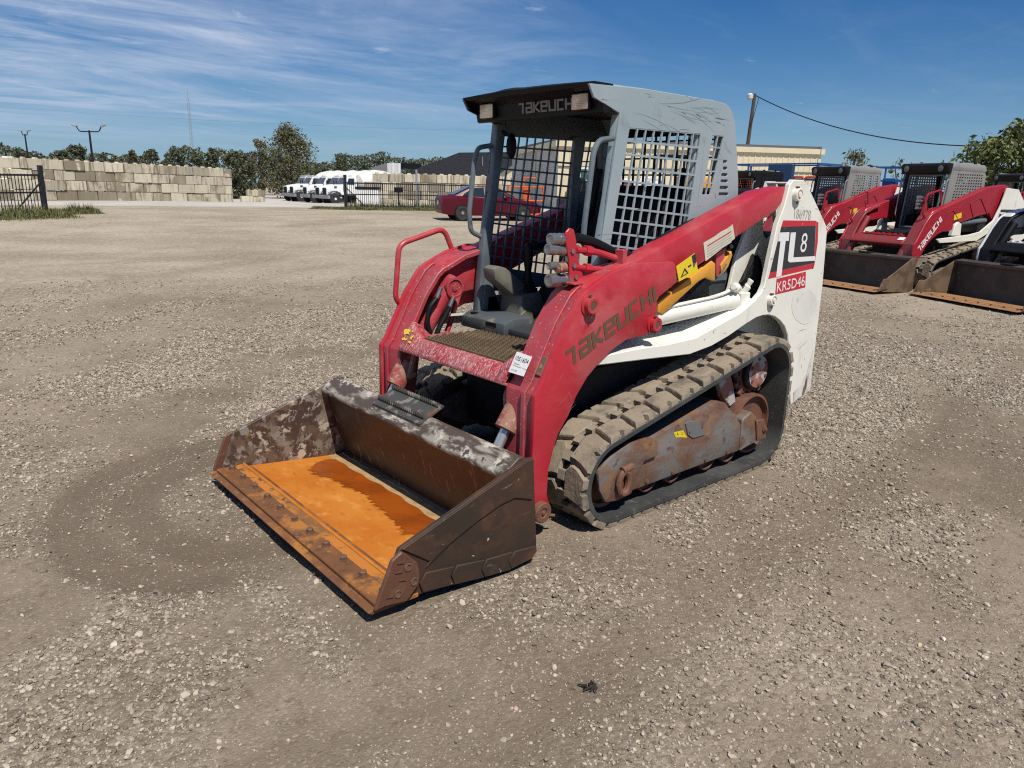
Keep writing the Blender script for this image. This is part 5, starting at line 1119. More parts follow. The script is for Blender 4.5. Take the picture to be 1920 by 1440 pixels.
def yard_loader(name, label, category, group, armM, armM2, towM, cabM, bmats, word=True, cabstyle='mesh', shift=-.42):
    r = thing(name, label, category, group=group)
    S = 1.14
    A = [(x*S-.08, z*S) for x, z in armP]; B = [(-.50, 1.80), (-.30, 1.86), (.2, 1.80), (1.10, 1.50), (1.55, 1.38), (1.70, 1.22), (1.65, 1.12), (1.05, 1.20), (.75, 1.18), (.30, 1.30), (.02, 1.34), (-.10, 1.18), (-.38, 1.05), (-.50, 1.25)]
    cov = [(x*S-.08, z*S) for x, z in cover]
    for s in (1, -1):
        a = MB().prism(A, s*.76, s*.80).build('lift_arm', armM, r, .008)
        MB().prism(B, s*.62, s*.757).build('arm_beam', armM, a, .012)
        MB().prism(cov+offs(cov, .04)[::-1], s*.56, s*.757).build('front_flange', armM2, a, .006)
        MB().lathe((-.36, s*.757, 1.62), (0, s, 0), [(0, .055), (.05, .055), (.05, .02), (.055, .02)], 16).build('pivot_pin', armM2, a)
        MB().lathe((1.60, s*.55, 1.18), Vector((.35, 0, -.56)), [(-.05, .06), (.70, .06), (.72, .05)], 14).build('tilt_cylinder', armM2, a)
        MB().cyl((1.97, s*.55, .58), (2.08, s*.55, .40), .03, n=12).build('rod', CHROME, a)
        if s > 0:
            if word:
                O_ = Vector((1.86, .803, .66)); U_ = Vector((-.60, 0, .70)); V_ = Vector((.70, 0, .60))
                wordmark('Takeuchi', mk('white_letters', (.72, .70, .68), .5), O_-V_*.03+U_*.05, U_, V_, .10, .72, a, shear=.1, stroke=.2)
            sticker([(1.05, .803, 1.32), (.86, .803, 1.36), (.85, .803, 1.27), (1.04, .803, 1.22)], YDECAL, a)
            MB().tube(fillet([(.05, .762, 1.30), (.35, .762, 1.62), (.62, .762, 1.52), (.45, .762, 1.26)], .05), .006, 6).build('pressed_outline', armM2, a)
            MB().tube(fillet([(.95, .803, 1.26), (1.1, .803, 1.40), (1.36, .803, 1.30)], .05), .006, 6).build('pressed_outline', armM2, a)
    MB().prism([(1.98, .80), (1.96, .84), (1.84, .92), (1.60, .92), (1.62, .70), (1.96, .78)], -.56, .56).build('cross_panel', armM2, r, .006)
    sg = MB().box((1.66, 0, .935), (.30, .84, .02))
    for k in range(7): sg.box((1.78, -.36+k*.12, .955), (.05, .05, .03))
    sg.build('step_plate', armM, r, .004)
    sticker([(1.935, .42, .868), (1.865, .42, .914), (1.865, .55, .914), (1.935, .55, .868)], STICK, r)
    hb = MB()
    for k in range(4): hb.lathe((1.62, .56, 1.42+k*.06), (1, 0, .05), [(0, .022), (.05, .03), (.13, .028), (.135, .012)], 10)
    hb.build('couplers', SILVER, r)
    cg = MB().tube(fillet([(1.62, .70, 1.22), (1.74, .70, 1.32), (1.70, .70, 1.66), (1.36, .70, 1.74), (1.32, .70, 1.52)], .05), .018, 8)
    cg.build('guard_rail', armM, r)
    MB().prism([(1.66, 1.24), (1.62, 1.62), (1.56, 1.62), (1.48, 1.28)], .585, .60).tube([(1.5, .6, 1.4), (1.1, .62, 1.42)], .016, 8).build('coupler_bracket', armM2, r)
    if word: MB().tube(fillet([(1.72, -.72, 1.10), (1.84, -.72, 1.18), (1.78, -.72, 1.60), (1.48, -.72, 1.70), (1.42, -.72, 1.46)], .05), .018, 8).build('guard_handle', armM, r)
    # body
    MB().box((.25, 0, .62), (2.4, .98, .75)).build('chassis', DARK, r, .03)
    MB().prism([(-1.05, .45), (-1.08, 1.3), (-.9, 1.62), (-.2, 1.62), (-.1, .5)], -.60, .60).build('engine_hood', towM, r, .05, 2)
    for s in (1, -1):
        tp = [(-.25, 1.80), (-.60, 1.78), (-.95, 1.45), (-1.05, .9), (-1.05, .35), (-.75, .35), (-.62, .80), (-.30, .98), (.05, 1.0), (.35, .86), (1.35, .83), (1.45, .90), (.60, .97), (.30, 1.02), (-.02, 1.22), (-.16, 1.5)]
        tt = MB().prism(tp, s*.80, s*.83).build('arm_tower', towM, r, .006)
        MB().prism([(.78, .95), (.80, 1.16), (.90, 1.20), (.98, 1.14), (1.02, .95)], s*.72, s*.80).build('cylinder_lug', towM, tt, .01)
        MB().lathe((.92, s*.69, 1.16), Vector((-1, 0, .06)), [(0, .05), (.9, .05)], 14).build('lift_cylinder', GREYD, r)
        if s > 0:
            sticker([(-.18, .833, 1.42), (-.72, .833, 1.42), (-.74, .833, 1.12), (-.10, .833, 1.12)], INK, tt)
            link('lettering', text_mesh('TL', mk('white_letters', (.72, .70, .68), .5), (-.14, .835, 1.15), (-1, 0, 0), (0, 0, 1), .22, .34), tt)
        make_track(r, [(1.40, .30, .265), (-.25, .72, .24), (-.30, .30, .265)], *((.58, .98) if s > 0 else (-.98, -.58)), s, 22, lugs_apart=False)
        MB().prism([(1.5, .30), (1.4, .14), (-.2, .14), (-.1, .40), (.4, .50), (1.3, .40)], s*.70, s*.93).build('track_frame', UNDER, r, .015)
    # cab
    fb, ft = 1.34, 1.20
    c = MB().box((.62, 0, .97), (1.3, 1.0, .06)).build('cab', DARK, r, .008)
    sidel = [(ft, 2.22), (fb, 1.00), (-.05, 1.00), (.02, 2.10), (.10, 2.19), (.22, 2.23)]
    hl = []
    for i in range(11):
        for j in range(13):
            u0, u1 = i/11+.018, (i+1)/11-.014; v0, v1 = j/13+.016, (j+1)/13-.016
            sk = .05
            Q = [bil((1.02, 2.12), (.12, 2.12), (.06, 1.42), (1.12, 1.42), u+sk*(v1-v)*3, v) for u, v in ((u0, v0), (u1, v0), (u1, v1), (u0, v1))]
            hl.append(Q)
    for i in range(11):
        for j in range(2):
            u0, u1 = i/11+.018, (i+1)/11-.014; v0, v1 = j/2+.06, (j+1)/2-.06
            hl.append([bil((1.13, 1.28), (.05, 1.28), (.04, 1.16), (1.15, 1.16), u, v) for u, v in ((u0, v0), (u1, v0), (u1, v1), (u0, v1))])
    for s in (1, -1):
        link('cab_side', plate_mesh('cab_side', sidel, hl, s*.52, s*.54, cabM, .002), c)
        MB().prism([(ft+.02, 2.20), (fb+.02, .98), (fb-.08, .98), (ft-.09, 2.20)], s*.46, s*.542).build('front_pillar', cabM if (s > 0 and cabstyle == 'mesh') else BLACK, c, .012)
        MB().box((.05, s*.49, 1.6), (.09, .08, 1.2)).build('rear_pillar', BLACK, c, .01)
        MB().tube(fillet([(1.25, s*.53, 2.0), (1.33, s*.53, 1.97), (1.40, s*.53, 1.30), (1.34, s*.53, 1.26)], .04), .014, 8).build('grab_handle', GALV, c)
        MB().tube([(1.22, s*.44, 2.315), (.15, s*.44, 2.30)], .02, 8).build('roof_rail', GALV, c)
        for x in (.85, .35): MB().box((x, s*.46, 2.31), (.07, .05, .07)).build('rail_foot', BLACK, c, .008)
    MB().prism([(1.36, 2.24), (1.30, 2.31), (.9, 2.315), (.1, 2.29), (-.0, 2.2), (.06, 2.14), (1.25, 2.16)], -.545, .545).build('roof', cabM, c, .02, 2)
    vs_ = MB().prism([(1.42, 2.26), (1.36, 2.305), (1.20, 2.305), (1.24, 2.10), (1.36, 2.10)], -.548, .548).build('visor', BLACK, c, .02, 2)
    for y in (-.40, .40): MB().lathe((1.385, y, 2.20), (1, 0, .05), [(0, .055), (.03, .062), (.035, .05), (.036, .001)], 18).build('headlamp', mk('grey_lens', (.14, .14, .14), .25), vs_)
    dr = MB()
    for y in (-.40, .40): dr.tube([(1.24, y, 2.08), (1.36, y, 1.06)], .022, 8)
    dr.tube([(1.36, -.42, 1.06), (1.36, .42, 1.06)], .024, 8); dr.tube([(1.24, -.42, 2.08), (1.24, .42, 2.08)], .022, 8)
    dr.build('door_frame', GREYD, c)
    MB().box((.10, 0, 1.25), (.08, .9, .5)).build('rear_wall', DARK, c)
    rw = MB()
    for k in range(9): rw.box((.10, -.40+k*.1, 1.80), (.015, .012, .66))
    for k in range(7): rw.box((.10, 0, 1.52+k*.1), (.012, .9, .012))
    rw.build('rear_guard', DARK, c)
    MB().loft([[(x, y*.24, z) for x, z in ((.95, 1.18), (.95, 1.28), (.5, 1.28), (.42, 1.75), (.30, 1.78), (.32, 1.2))] for y in (-1, 1)]).build('seat', SEATM, c, .03)
    for s in (1, -1): MB().prism([(1.15, 1.0), (1.1, 1.30), (.8, 1.32), (.8, 1.0)], s*.26, s*.44).lathe((.98, s*.34, 1.30), (0, 0, 1), [(0, .05), (.05, .03), (.2, .03), (.22, .01)], 10).build('control_console', BLACK, c, .01)
    MB().box((1.33, 0, .97), (.10, 1.04, .12)).build('door_sill', GREYD, c, .02)
    c.scale = (.80, .86, .93); c.location = (.268+shift, 0, .068)
    yard_bucket(r, 1.98, 2.14, 2.98, .60, bmats)
    return r
BM = (mk('yard_bucket_brown', (.060, .045, .035), .7, layers=[((.035, .028, .023), 3, .45, .65), ((.28, .25, .21), 5, .62, .76, (1, 1, 2)), ((.12, .06, .03), 8, .6, .75)], bump=(40, .2)),
      mk('yard_edge_rust', (.33, .17, .07), .7, layers=[((.22, .10, .04), 5, .45, .7), ((.45, .30, .17), 14, .6, .75)]),
      mk('yard_side_tan', (.15, .10, .06), .7, layers=[((.085, .055, .035), 4, .42, .62), ((.24, .17, .10), 9, .58, .75)]))
CABG = mk('yard_cab_grey', (.26, .26, .24), .5, layers=[((.21, .21, .195), 5, .45, .7)])
RED2 = mk('yard_red', (.34, .014, .028), .4, layers=[((.28, .012, .022), 4, .45, .7), ((.42, .14, .13), 50, .69, .76)])
RED3 = mk('yard_red_worn', (.26, .025, .03), .5, layers=[((.16, .05, .04), 6, .5, .65), ((.45, .25, .22), 30, .64, .74)])
GRP = 'track loaders parked in a row'
Mld = yard_loader('compact_track_loader', 'nearest red track loader in the row, its whole grey mesh cab and bucket in view', 'track loader', GRP, RED2, RED3, WHITE, CABG, BM)
index_kids()
def place(o, px, dist, yaw):
    p = atg(px, dist); o.location = p; o.rotation_euler = (0, 0, math.radians(yaw)); return o
place(Mld, 1788, 16.8, -15)
Lld = copy_tree(Mld); Lld['label'] = 'red track loader with grey mesh cab directly behind the white arm tower lettered TL8'
place(Lld, 1606, 18.8, -15)
Rld = copy_tree(Mld); Rld['label'] = 'red track loader farther back at the right, showing little but its cab roof'
place(Rld, 1925, 26, -15)
WARM = mk('white_arm', (.62, .62, .63), .45, layers=[((.50, .50, .50), 6, .5, .7), ((.1, .09, .09), 12, .72, .75)])
Wld = yard_loader('compact_track_loader', 'white track loader with black cab frame cut off by the right edge of the photo', 'track loader', GRP, WARM, BLACK, TWHITE, BLACK, BM, word=False, cabstyle='black', shift=.05)
place(Wld, 2112, 15.7, -24)
# its big rounded arm end plate and work lamp
MB().prism([(1.62+.22*math.cos(a), .72+(.34 if math.sin(a) > 0 else .62)*math.sin(a)*.9) for a in np.linspace(0, 2*math.pi, 28)[:-1]], -.93, -.80).build('arm_end_plate', WARM, Wld, .02)
wl = MB().box((1.40, -.50, 2.05), (.10, .17, .20)).build('work_lamp', BLACK, Wld, .03, 2)
MB().box((1.452, -.50, 2.05), (.01, .13, .15)).build('lens', mk('grey_lens', (.14, .14, .14), .25), wl, .004)
index_kids()
Dld = copy_tree(Wld); Dld['label'] = 'track loader with a black cab between the grey cab and the white arm tower'
place(Dld, 1462, 24, -18)

# ================================================================== block walls
def block_wall(label, pa, da, pb, db, rows, zb, seed, last_short=True):
    A_ = at(pa, da); B_ = at(pb, db); d = B_-A_; L = d.length; ang = math.atan2(d.y, d.x)
    root = thing('block_wall', label, 'wall', (A_.x, A_.y, 0), ang)
    rr = random.Random(seed); bl, bh, bt = 1.22, .61, .61
    def blk(l):
        mb = MB().box((0, 0, 0), (l-.045, bt, bh-.03)); return mb.mesh('block', BLOCK, .018)
    full = blk(bl); half = blk(bl/2)
    stud = MB().lathe((0, 0, bh/2-.02), (0, 0, 1), [(0, .16), (.09, .13), (.091, .001)], 10).mesh('stud', BLOCK)
    n = int(L/bl)
    za = [zb[0]+(zb[1]-zb[0])*k/(n) for k in range(n+2)]
    for r_ in range(rows):
        offx = 0 if r_ % 2 else -bl/2
        for k in range(n+2):
            x = offx+k*bl+bl/2
            if x+bl/2 > L+.1:
                if x-bl/2 < L-.4:
                    o = link('block', half, root); o.location = (x-bl/4, rr.uniform(-.025, .025), za[min(k, n)]+r_*bh+bh/2); 
                break
            o = link('block', full, root); o.location = (x, rr.uniform(-.05, .05), za[min(k, n)]+r_*bh+bh/2+rr.uniform(-.008, .008)); o.rotation_euler = (rr.uniform(-.006, .006), rr.uniform(-.006, .006), rr.uniform(-.012, .012)+(math.pi if rr.random() < .5 else 0))
            if r_ == rows-1:
                for q_ in (-.32, .32):
                    so_ = link('stud', stud, o); so_.location = (q_, 0, 0)
    return root
block_wall('tall wall of stacked concrete blocks at the left behind the open gate', -150, 53, 440, 61, 4, (.36, .10), 3)
block_wall('stained block wall behind the middle gate and the red car', 700, 58, 960, 56, 4, (.0, -.05), 5)
block_wall('short low stack of concrete blocks by the trees left of the mixer trucks', 460, 84, 497, 84.5, 2, (-.40, -.40), 8)

# ================================================================== gates and fence
def gate(label, pa, da, pb, db, h, post_h, post_end=True):
    A_ = atg(pa, da); B_ = atg(pb, db); d = B_-A_; L = math.hypot(d.x, d.y); ang = math.atan2(d.y, d.x)
    root = thing('sliding_gate', label, 'gate', (A_.x, A_.y, A_.z), ang)
    sl = (B_.z-A_.z)/L
    bar = lambda x0, z0, x1, z1, t_: MB().sweep([(x0, -t_/2, z0-t_/2+sl*x0), (x0, t_/2, z0-t_/2+sl*x0), (x0, t_/2, z0+t_/2+sl*x0), (x0, -t_/2, z0+t_/2+sl*x0)], (x1-x0, 0, z1-z0+sl*(x1-x0)))
    for z, t_ in ((h, .07), (h*.56, .06), (.10, .07)): bar(0, z, L, z, t_).build('rail', FENCE, root)
    pk = MB().box((0, 0, h/2), (.022, .022, h)).mesh('picket', FENCE)
    n = int(L/.125)
    for k in range(1, n):
        o = link('picket', pk, root); o.location = (k*L/n, 0, .05+sl*k*L/n)
    for k in range(0, n+1, 18):
        x = k*L/n; MB().box((x, 0, h/2+.05+sl*x), (.05, .05, h)).build('upright', FENCE, root)
    MB().box((0, 0, post_h/2), (.14, .14, post_h)).build('gate_post', FENCE, root, .008)
    MB().sweep([(.05, -.03, h*.80), (.05, .03, h*.80), (.05, .03, h*.80+.06), (.05, -.03, h*.80+.06)], (1.15, 0, -h*.76)).build('brace', FENCE, root)
    return root
gate('black picket sliding gate in the middle, beside the red car', 647, 44, 880, 47.5, 1.42, 1.86)
gate('black picket gate at the left edge of the yard', 77, 34.5, -120, 32.5, 1.45, 1.82)
p = atg(747, 46.4)
sg = thing('gate_sign', 'small dark sign on a stake seen through the middle gate', 'sign', p, at(747, 46.4).angle(Vector((1, 0, 0))) if False else 0)
sg.rotation_euler = (0, 0, math.radians(140))
MB().box((0, 0, 1.08), (.55, .03, .30)).build('panel', BLACK, sg, .03); MB().box((0, 0, .5), (.09, .04, 1.0)).build('stake', BLACK, sg)
p = atg(781, 50); MB().cyl(p, p+Vector((0, 0, 2.35)), .07, n=10).build('steel_post', GALV, None, label='bare grey steel post behind the middle gate', category='post')
p = atg(690, 52)
hp = thing('hooded_unit', 'white ribbed steel box with a dark top behind the brace of the middle gate', 'equipment box', p, math.radians(140))
MB().box((0, 0, .55), (1.5, .8, .95)).build('casing', TWHITE, hp, .01); MB().box((0, 0, 1.12), (1.6, .9, .16)).build('lid', BLACK, hp, .02)
for k in range(12):
    for s in (1, -1): MB().box((-.69+k*.125, s*.41, .55), (.05, .03, .9)).build('rib', TWHITE, hp)

# grass along the gates
def grass(label, spots, n, seed, hmax):
    rr = np.random.default_rng(seed); V = []; F = []
    for (pa, da, pb, db, wd, cnt) in spots:
        A_ = at(pa, da); B_ = at(pb, db)
        t_ = rr.random(cnt); off = rr.normal(0, wd, cnt)
        d = (B_-A_).normalized(); nx, ny = -d.y, d.x
        x = A_.x+(B_.x-A_.x)*t_+nx*off; y = A_.y+(B_.y-A_.y)*t_+ny*off
        h = hmax*(.25+.75*rr.random(cnt)**2)*np.exp(-(off/wd)**2*.3); a = rr.uniform(0, 6.28, cnt); wv = .012+.02*rr.random(cnt); ln = rr.normal(0, .5, cnt)*h
        z = np.array([gz(p_, q_) for p_, q_ in zip(x, y)])-.02
        o = len(V)*3
        b0 = np.stack([x-np.cos(a)*wv, y-np.sin(a)*wv, z], -1); b1 = np.stack([x+np.cos(a)*wv, y+np.sin(a)*wv, z], -1); tp = np.stack([x+np.sin(a)*ln, y-np.cos(a)*ln, z+h], -1)
        V.append(np.stack([b0, b1, tp], 1).reshape(-1, 3))
    co = np.concatenate(V); F = np.arange(len(co)).reshape(-1, 3)
    link('grass', np_mesh('grass', co, [F], GRASSM, smooth=False), kind='stuff', label=label)
grass('strip of rough green grass along the middle gate', [(585, 43.2, 700, 42.2, .45, 9000), (640, 43, 830, 43.6, .75, 16000), (780, 44.6, 880, 46, .7, 6000)], 0, 4, .22)
grass('weeds growing up through the middle gate', [(650, 45, 880, 48.5, .4, 2500)], 0, 6, .6)
grass('rough green grass at the foot of the left gate', [(-140, 31.6, 110, 33.3, .75, 16000), (70, 34.5, 175, 35.2, .42, 6000)], 0, 5, .30)
grass('taller weeds right of the left gate post', [(120, 35.2, 168, 35.3, .15, 700), (0, 33.5, 70, 34.2, .3, 900)], 0, 7, .55)

# ================================================================== mixer trucks
def wheel(parent, x, y, r, wd, side, n=24):
    t_ = MB().lathe((x, y, r), (0, side, 0), [(-wd/2, r*.80), (-wd/2, r*.96), (-wd*.35, r), (wd*.35, r), (wd/2, r*.96), (wd/2, r*.62), (wd*.4, r*.60)], n).build('wheel', TYRE, parent, smooth=40)
    MB().lathe((x, y+side*wd*.30, r), (0, side, 0), [(0, r*.60), (wd*.1, r*.58), (wd*.05, r*.45), (wd*.05, r*.25), (wd*.22, r*.20), (wd*.22, .001)], n).build('rim', TWHITE if wd > .25 else ALLOY, t_)
    return t_
def mixer(label):
    r = thing('mixer_truck', label, 'mixer truck', group='white concrete mixer trucks parked side by side')
    hood = MB().loft([[(2.0, y*1.0, z) for y, z in ((-.62, .95), (-.60, 1.55), (-.50, 1.70), (.50, 1.70), (.60, 1.55), (.62, .95))], [(1.4, y, z) for y, z in ((-.72, .95), (-.72, 1.70), (-.60, 1.85), (.60, 1.85), (.72, 1.70), (.72, .95))], [(.2, y, z) for y, z in ((-.90, .95), (-.90, 1.85), (-.80, 2.02), (.80, 2.02), (.90, 1.85), (.90, .95))]]).build('hood', TWHITE, r, .03)
    MB().box((2.01, 0, 1.30), (.06, .86, .66)).build('grille', BLACK, hood, .02)
    for s in (1, -1): MB().box((1.1, s*.80, 1.78), (.30, .10, .12)).build('air_intake', BLACK, hood, .01)
    MB().box((2.02, 0, .72), (.26, 2.35, .34)).build('bumper', GALV, r, .03)
    for s in (1, -1):
        fe = MB().prism([(1.95, .95), (1.92, 1.12), (1.72, 1.32), (1.15, 1.36), (.75, 1.20), (.55, .85), (.63, .85), (.85, 1.12), (1.2, 1.24), (1.65, 1.20), (1.82, 1.05), (1.86, .95)], s*.84, s*1.20).build('fender', mk('fender_grey', (.10, .10, .105), .5), r, .02)
        MB().box((1.93, s*.92, 1.18), (.10, .30, .16)).build('headlight', mk('lamp_clear', (.55, .55, .56), .1, .3), fe, .02)
        wheel(r, 1.30, s*1.02, .54, .34, s)
        for x in (-3.6, -4.9): wheel(r, x, s*.95, .52, .55, s, 16)
        MB().box((.35, s*1.22, 2.15), (.06, .14, .55)).build('mirror', BLACK, r, .02)
    cb = MB().loft([[(.25, y, z) for y, z in ((-1.05, .95), (-1.05, 2.0), (-1.0, 2.02), (1.0, 2.02), (1.05, 2.0), (1.05, .95))], [(.22, y, z) for y, z in ((-1.05, .95), (-1.05, 2.0), (-1.0, 2.05), (1.0, 2.05), (1.05, 2.0), (1.05, .95))], [(-.25, y, z) for y, z in ((-1.06, .95), (-1.03, 2.0), (-.95, 2.80), (.95, 2.80), (1.03, 2.0), (1.06, .95))], [(-1.25, y, z) for y, z in ((-1.06, .95), (-1.03, 2.0), (-.95, 2.85), (.95, 2.85), (1.03, 2.0), (1.06, .95))]]).build('cab', TWHITE, r, .03)
    MB().sweep([(.235, -.90, 2.08), (.235, .90, 2.08), (-.215, .86, 2.72), (-.215, -.86, 2.72)], (.02, 0, .012)).build('windshield', GLASS, cb)
    for s in (1, -1): MB().sweep([(-.08, s*1.045, 2.05), (-.95, s*1.045, 2.02), (-.95, s*.985, 2.65), (-.33, s*.985, 2.65)], (0, s*.02, 0)).build('side_window', GLASS, cb)
    MB().box((-.4, 0, 2.9), (.3, 1.5, .10)).build('marker_bar', TWHITE, cb, .02)
    MB().box((-3.4, 0, .85), (5.6, .9, .3)).build('chassis', BLACK, r, .02)
    MB().lathe((-1.7, 0, 2.05), (-1, 0, .17), [(0, .45), (.35, .95), (1.1, 1.18), (2.3, 1.22), (3.4, .95), (4.2, .6), (4.25, .3)], 28).build('drum', mk('drum_white', (.66, .65, .60), .5, layers=[((.55, .12, .10), .9, .66, .69, (.3, 1, 1)), ((.6, .57, .5), 1.2, .5, .7)]), r)
    MB().box((-5.4, 0, 2.35), (.5, .9, 1.0)).build('chute_frame', mk('hopper_grey', (.25, .23, .2), .7), r, .05)
    return r
t0 = mixer('nearest white mixer truck, partly behind the middle gate post')
index_kids()
tl = ['white mixer truck just left of the nearest one, second from the gate post', 'white mixer truck third from the gate post, its drum rising behind the cabs', 'white mixer truck fourth from the gate post, its whole front wheel in view', 'farthest left white mixer truck beside the trees']
trucks = [t0]
for k in range(4):
    c = copy_tree(t0); c['label'] = tl[k]; trucks.append(c)
ya = math.degrees(YAW)
for o, px, dist in zip(trucks, (641, 627, 603, 577, 565), (83, 85.5, 88.5, 92.5, 95)):
    p = atg(px, dist); o.location = p; o.rotation_euler = (0, 0, math.radians(ya-180-52))

# ================================================================== red car
def car(label, px, dist, yaw):
    p = atg(px, dist); r = thing('parked_car', label, 'car', p, math.radians(yaw))
    def ring(x, w_, zb, zs, zt, wt): return [(x, -w_*.96, zb), (x, -w_, zb+.12), (x, -w_, zs), (x, -wt, zt), (x, wt, zt), (x, w_, zs), (x, w_, zb+.12), (x, w_*.96, zb)]
    st = [(-2.22, .70, .42, .80, .88, .58), (-2.18, .80, .28, .86, .98, .66), (-1.9, .85, .22, .90, 1.02, .70), (-1.2, .86, .20, .90, 1.00, .72), (-.2, .86, .20, .88, .95, .74), (.9, .86, .20, .86, .95, .74), (1.4, .85, .20, .84, .90, .70), (1.95, .80, .22, .74, .80, .62), (2.18, .66, .30, .62, .66, .5), (2.22, .60, .38, .56, .58, .45)]
    body = MB().loft([ring(*s) for s in st]).build('body', CARRED, r, smooth=45)
    gr = lambda x, w_, z0, wt, z1: [(x[0], -w_, z0), (x[1], -wt, z1), (x[1], wt, z1), (x[0], w_, z0)]
    cabin = MB().add([(-1.75, -.72, .98), (-1.75, .72, .98), (-.85, .56, 1.40), (-.85, -.56, 1.40), (.10, .56, 1.42), (.10, -.56, 1.42), (1.05, .74, .93), (1.05, -.74, .93), (-.4, .76, .94), (-.4, -.76, .94)],
        [(0, 1, 2, 3), (3, 2, 4, 5), (5, 4, 6, 7), (1, 8, 6, 4, 2), (0, 3, 5, 7, 9)]).build('cabin', CARRED, r, .03, 2, smooth=40)
    MB().sweep([(-1.66, -.60, 1.035), (-1.66, .60, 1.035), (-.93, .49, 1.375), (-.93, -.49, 1.375)], (-.012, 0, .02)).build('rear_window', GLASS, cabin)
    MB().sweep([(.98, -.64, .975), (.98, .64, .975), (.20, .50, 1.385), (.20, -.50, 1.385)], (.014, 0, .022)).build('windshield', GLASS, cabin)
    for s in (1, -1):
        side_ = lambda L: [(x, s*(.765-(z-.94)*.42), z) for x, z in L]
        MB().sweep(side_([(-.36, .99), (-1.30, 1.01), (-1.22, 1.10), (-.82, 1.33), (-.36, 1.36)]), (0, s*.012, .005)).build('side_window', GLASS, cabin)
        MB().sweep(side_([(-.30, .99), (.78, .98), (.08, 1.355), (-.30, 1.36)]), (0, s*.012, .005)).build('side_window', GLASS, cabin)
        for x in (-1.32, 1.32):
            MB().lathe((x, s*.80, .31), (0, s, 0), [(0, .34), (.045, .36), (.06, .34), (.062, .001)], 24).build('wheel_arch', BLACK, body)
            wheel(r, x, s*.80, .305, .20, s)
        MB().box((-2.13, s*.66, .78), (.16, .26, .16)).build('tail_light', mk('tail_red', (.45, .01, .01), .15), body, .03)
        MB().box((.55, s*.88, .96), (.14, .12, .11)).build('mirror', CARRED, body, .03)
    MB().box((-2.225, 0, .70), (.02, .34, .16)).build('number_plate', STICK, body, .004)
    MB().box((-2.20, 0, .46), (.05, 1.30, .14)).build('rear_bumper', CARRED, body, .03)
    return r
car('dark red sedan parked in front of the block wall, seen from its rear corner', 916, 33.0, ya-74)

# ================================================================== light poles, mast, utility pole, wires
def lamp_post(label, px, dist, ptop, arms):
    p = atg(px, dist); h = zat(px, ptop, dist)-p.z
    r = thing('lamp_post', label, 'lamp post', p, YAW-math.pi/2)
    MB().tube([(0, 0, 0), (0, 0, h*.5), (0, 0, h)], [.14, .11, .08], 10).build('pole', DARK, r)
    for s in (-1, 1):
        MB().tube(fillet([(0, 0, h-.1), (s*arms*.8, 0, h-.1), (s*arms, 0, h+.35)], .5), .05, 8).build('arm', DARK, r)
        MB().box((s*(arms+.16), 0, h+.40), (.48, .28, .16), Matrix.Rotation(-s*.35, 3, 'Y')).build('lamp_head', GALV, r, .05)
    return r
lamp_post('tall twin lamp post with curved arms behind the block wall', 178, 78, 245, 1.1)
lamp_post('smaller twin lamp post farther left behind the block wall', 58, 110, 252, .35)
p = atg(366, 300); H = zat(362, 184, 300)-p.z
ms = thing('radio_mast', 'tall thin lattice radio mast far behind the trees', 'mast', p)
for k in range(3):
    a = k*2.094; MB().tube([(.55*math.cos(a), .55*math.sin(a), 0), (.45*math.cos(a), .45*math.sin(a), H)], .05, 5).build('mast_leg', GALV, ms)
lt = MB()
for k in range(int(H/1.6)):
    for j in range(3):
        a, b_ = j*2.094, (j+1)*2.094; lt.tube([(.5*math.cos(a), .5*math.sin(a), k*1.6), (.5*math.cos(b_), .5*math.sin(b_), (k+1)*1.6)], .03, 4)
lt.build('lattice', GALV, ms, kind='stuff'); MB().cyl((0, 0, H-1), (0, 0, H+3), .06, n=6).build('antenna', GALV, ms)
p = atg(1388, 62); top = zat(1396, 176, 62); up_ = thing('utility_pole', 'leaning wooden utility pole with a street lamp above the cream building', 'utility pole', p)
lean = at(1400, 62)-at(1380, 62)
MB().tube([(0, 0, 0), (lean.x*.45, lean.y*.45, top-p.z)], [.17, .12], 10).build('pole', WOOD, up_)
lf = (at(1370, 61)-at(1388, 62)).normalized(); tv = Vector((lean.x*.44, lean.y*.44, top-p.z-.35))
MB().tube([tv, tv+lf*.45+Vector((0, 0, .18))], .05, 8).build('lamp_arm', GALV, up_)
MB().lathe(tv+lf*.55+Vector((0, 0, .28)), (0, 0, -1), [(-.05, .10), (.05, .24), (.32, .20), (.40, .10)], 14).build('lamp_head', mk('lamp_white', (.7, .7, .7), .4), up_)
def wire(label, P_, sag, r_, n=24):
    a, b_ = Vector(P_[0]), Vector(P_[1]); pts = [a.lerp(b_, k/n)-Vector((0, 0, sag*4*(k/n)*(1-k/n))) for k in range(n+1)]
    MB().tube(pts, r_, 5).build('overhead_wire', BLACK, None, label=label, category='cable')
def pt3(px, py, dist):
    q_ = at(px, dist); q_.z = zat(px, py, dist); return q_
wire('black overhead cable sagging from the utility pole towards the right', (pt3(1398, 179, 62), pt3(1990, 268, 48)), 1.35, .035)
wire('slack black cable hanging beside the utility pole', (pt3(1405, 184, 62), pt3(1391, 262, 61.5)), -.0, .022, 8)
wire('hair-thin overhead wire crossing the sky at the left', (pt3(-200, 183, 120), pt3(1100, 246, 120)), 1.0, .006)

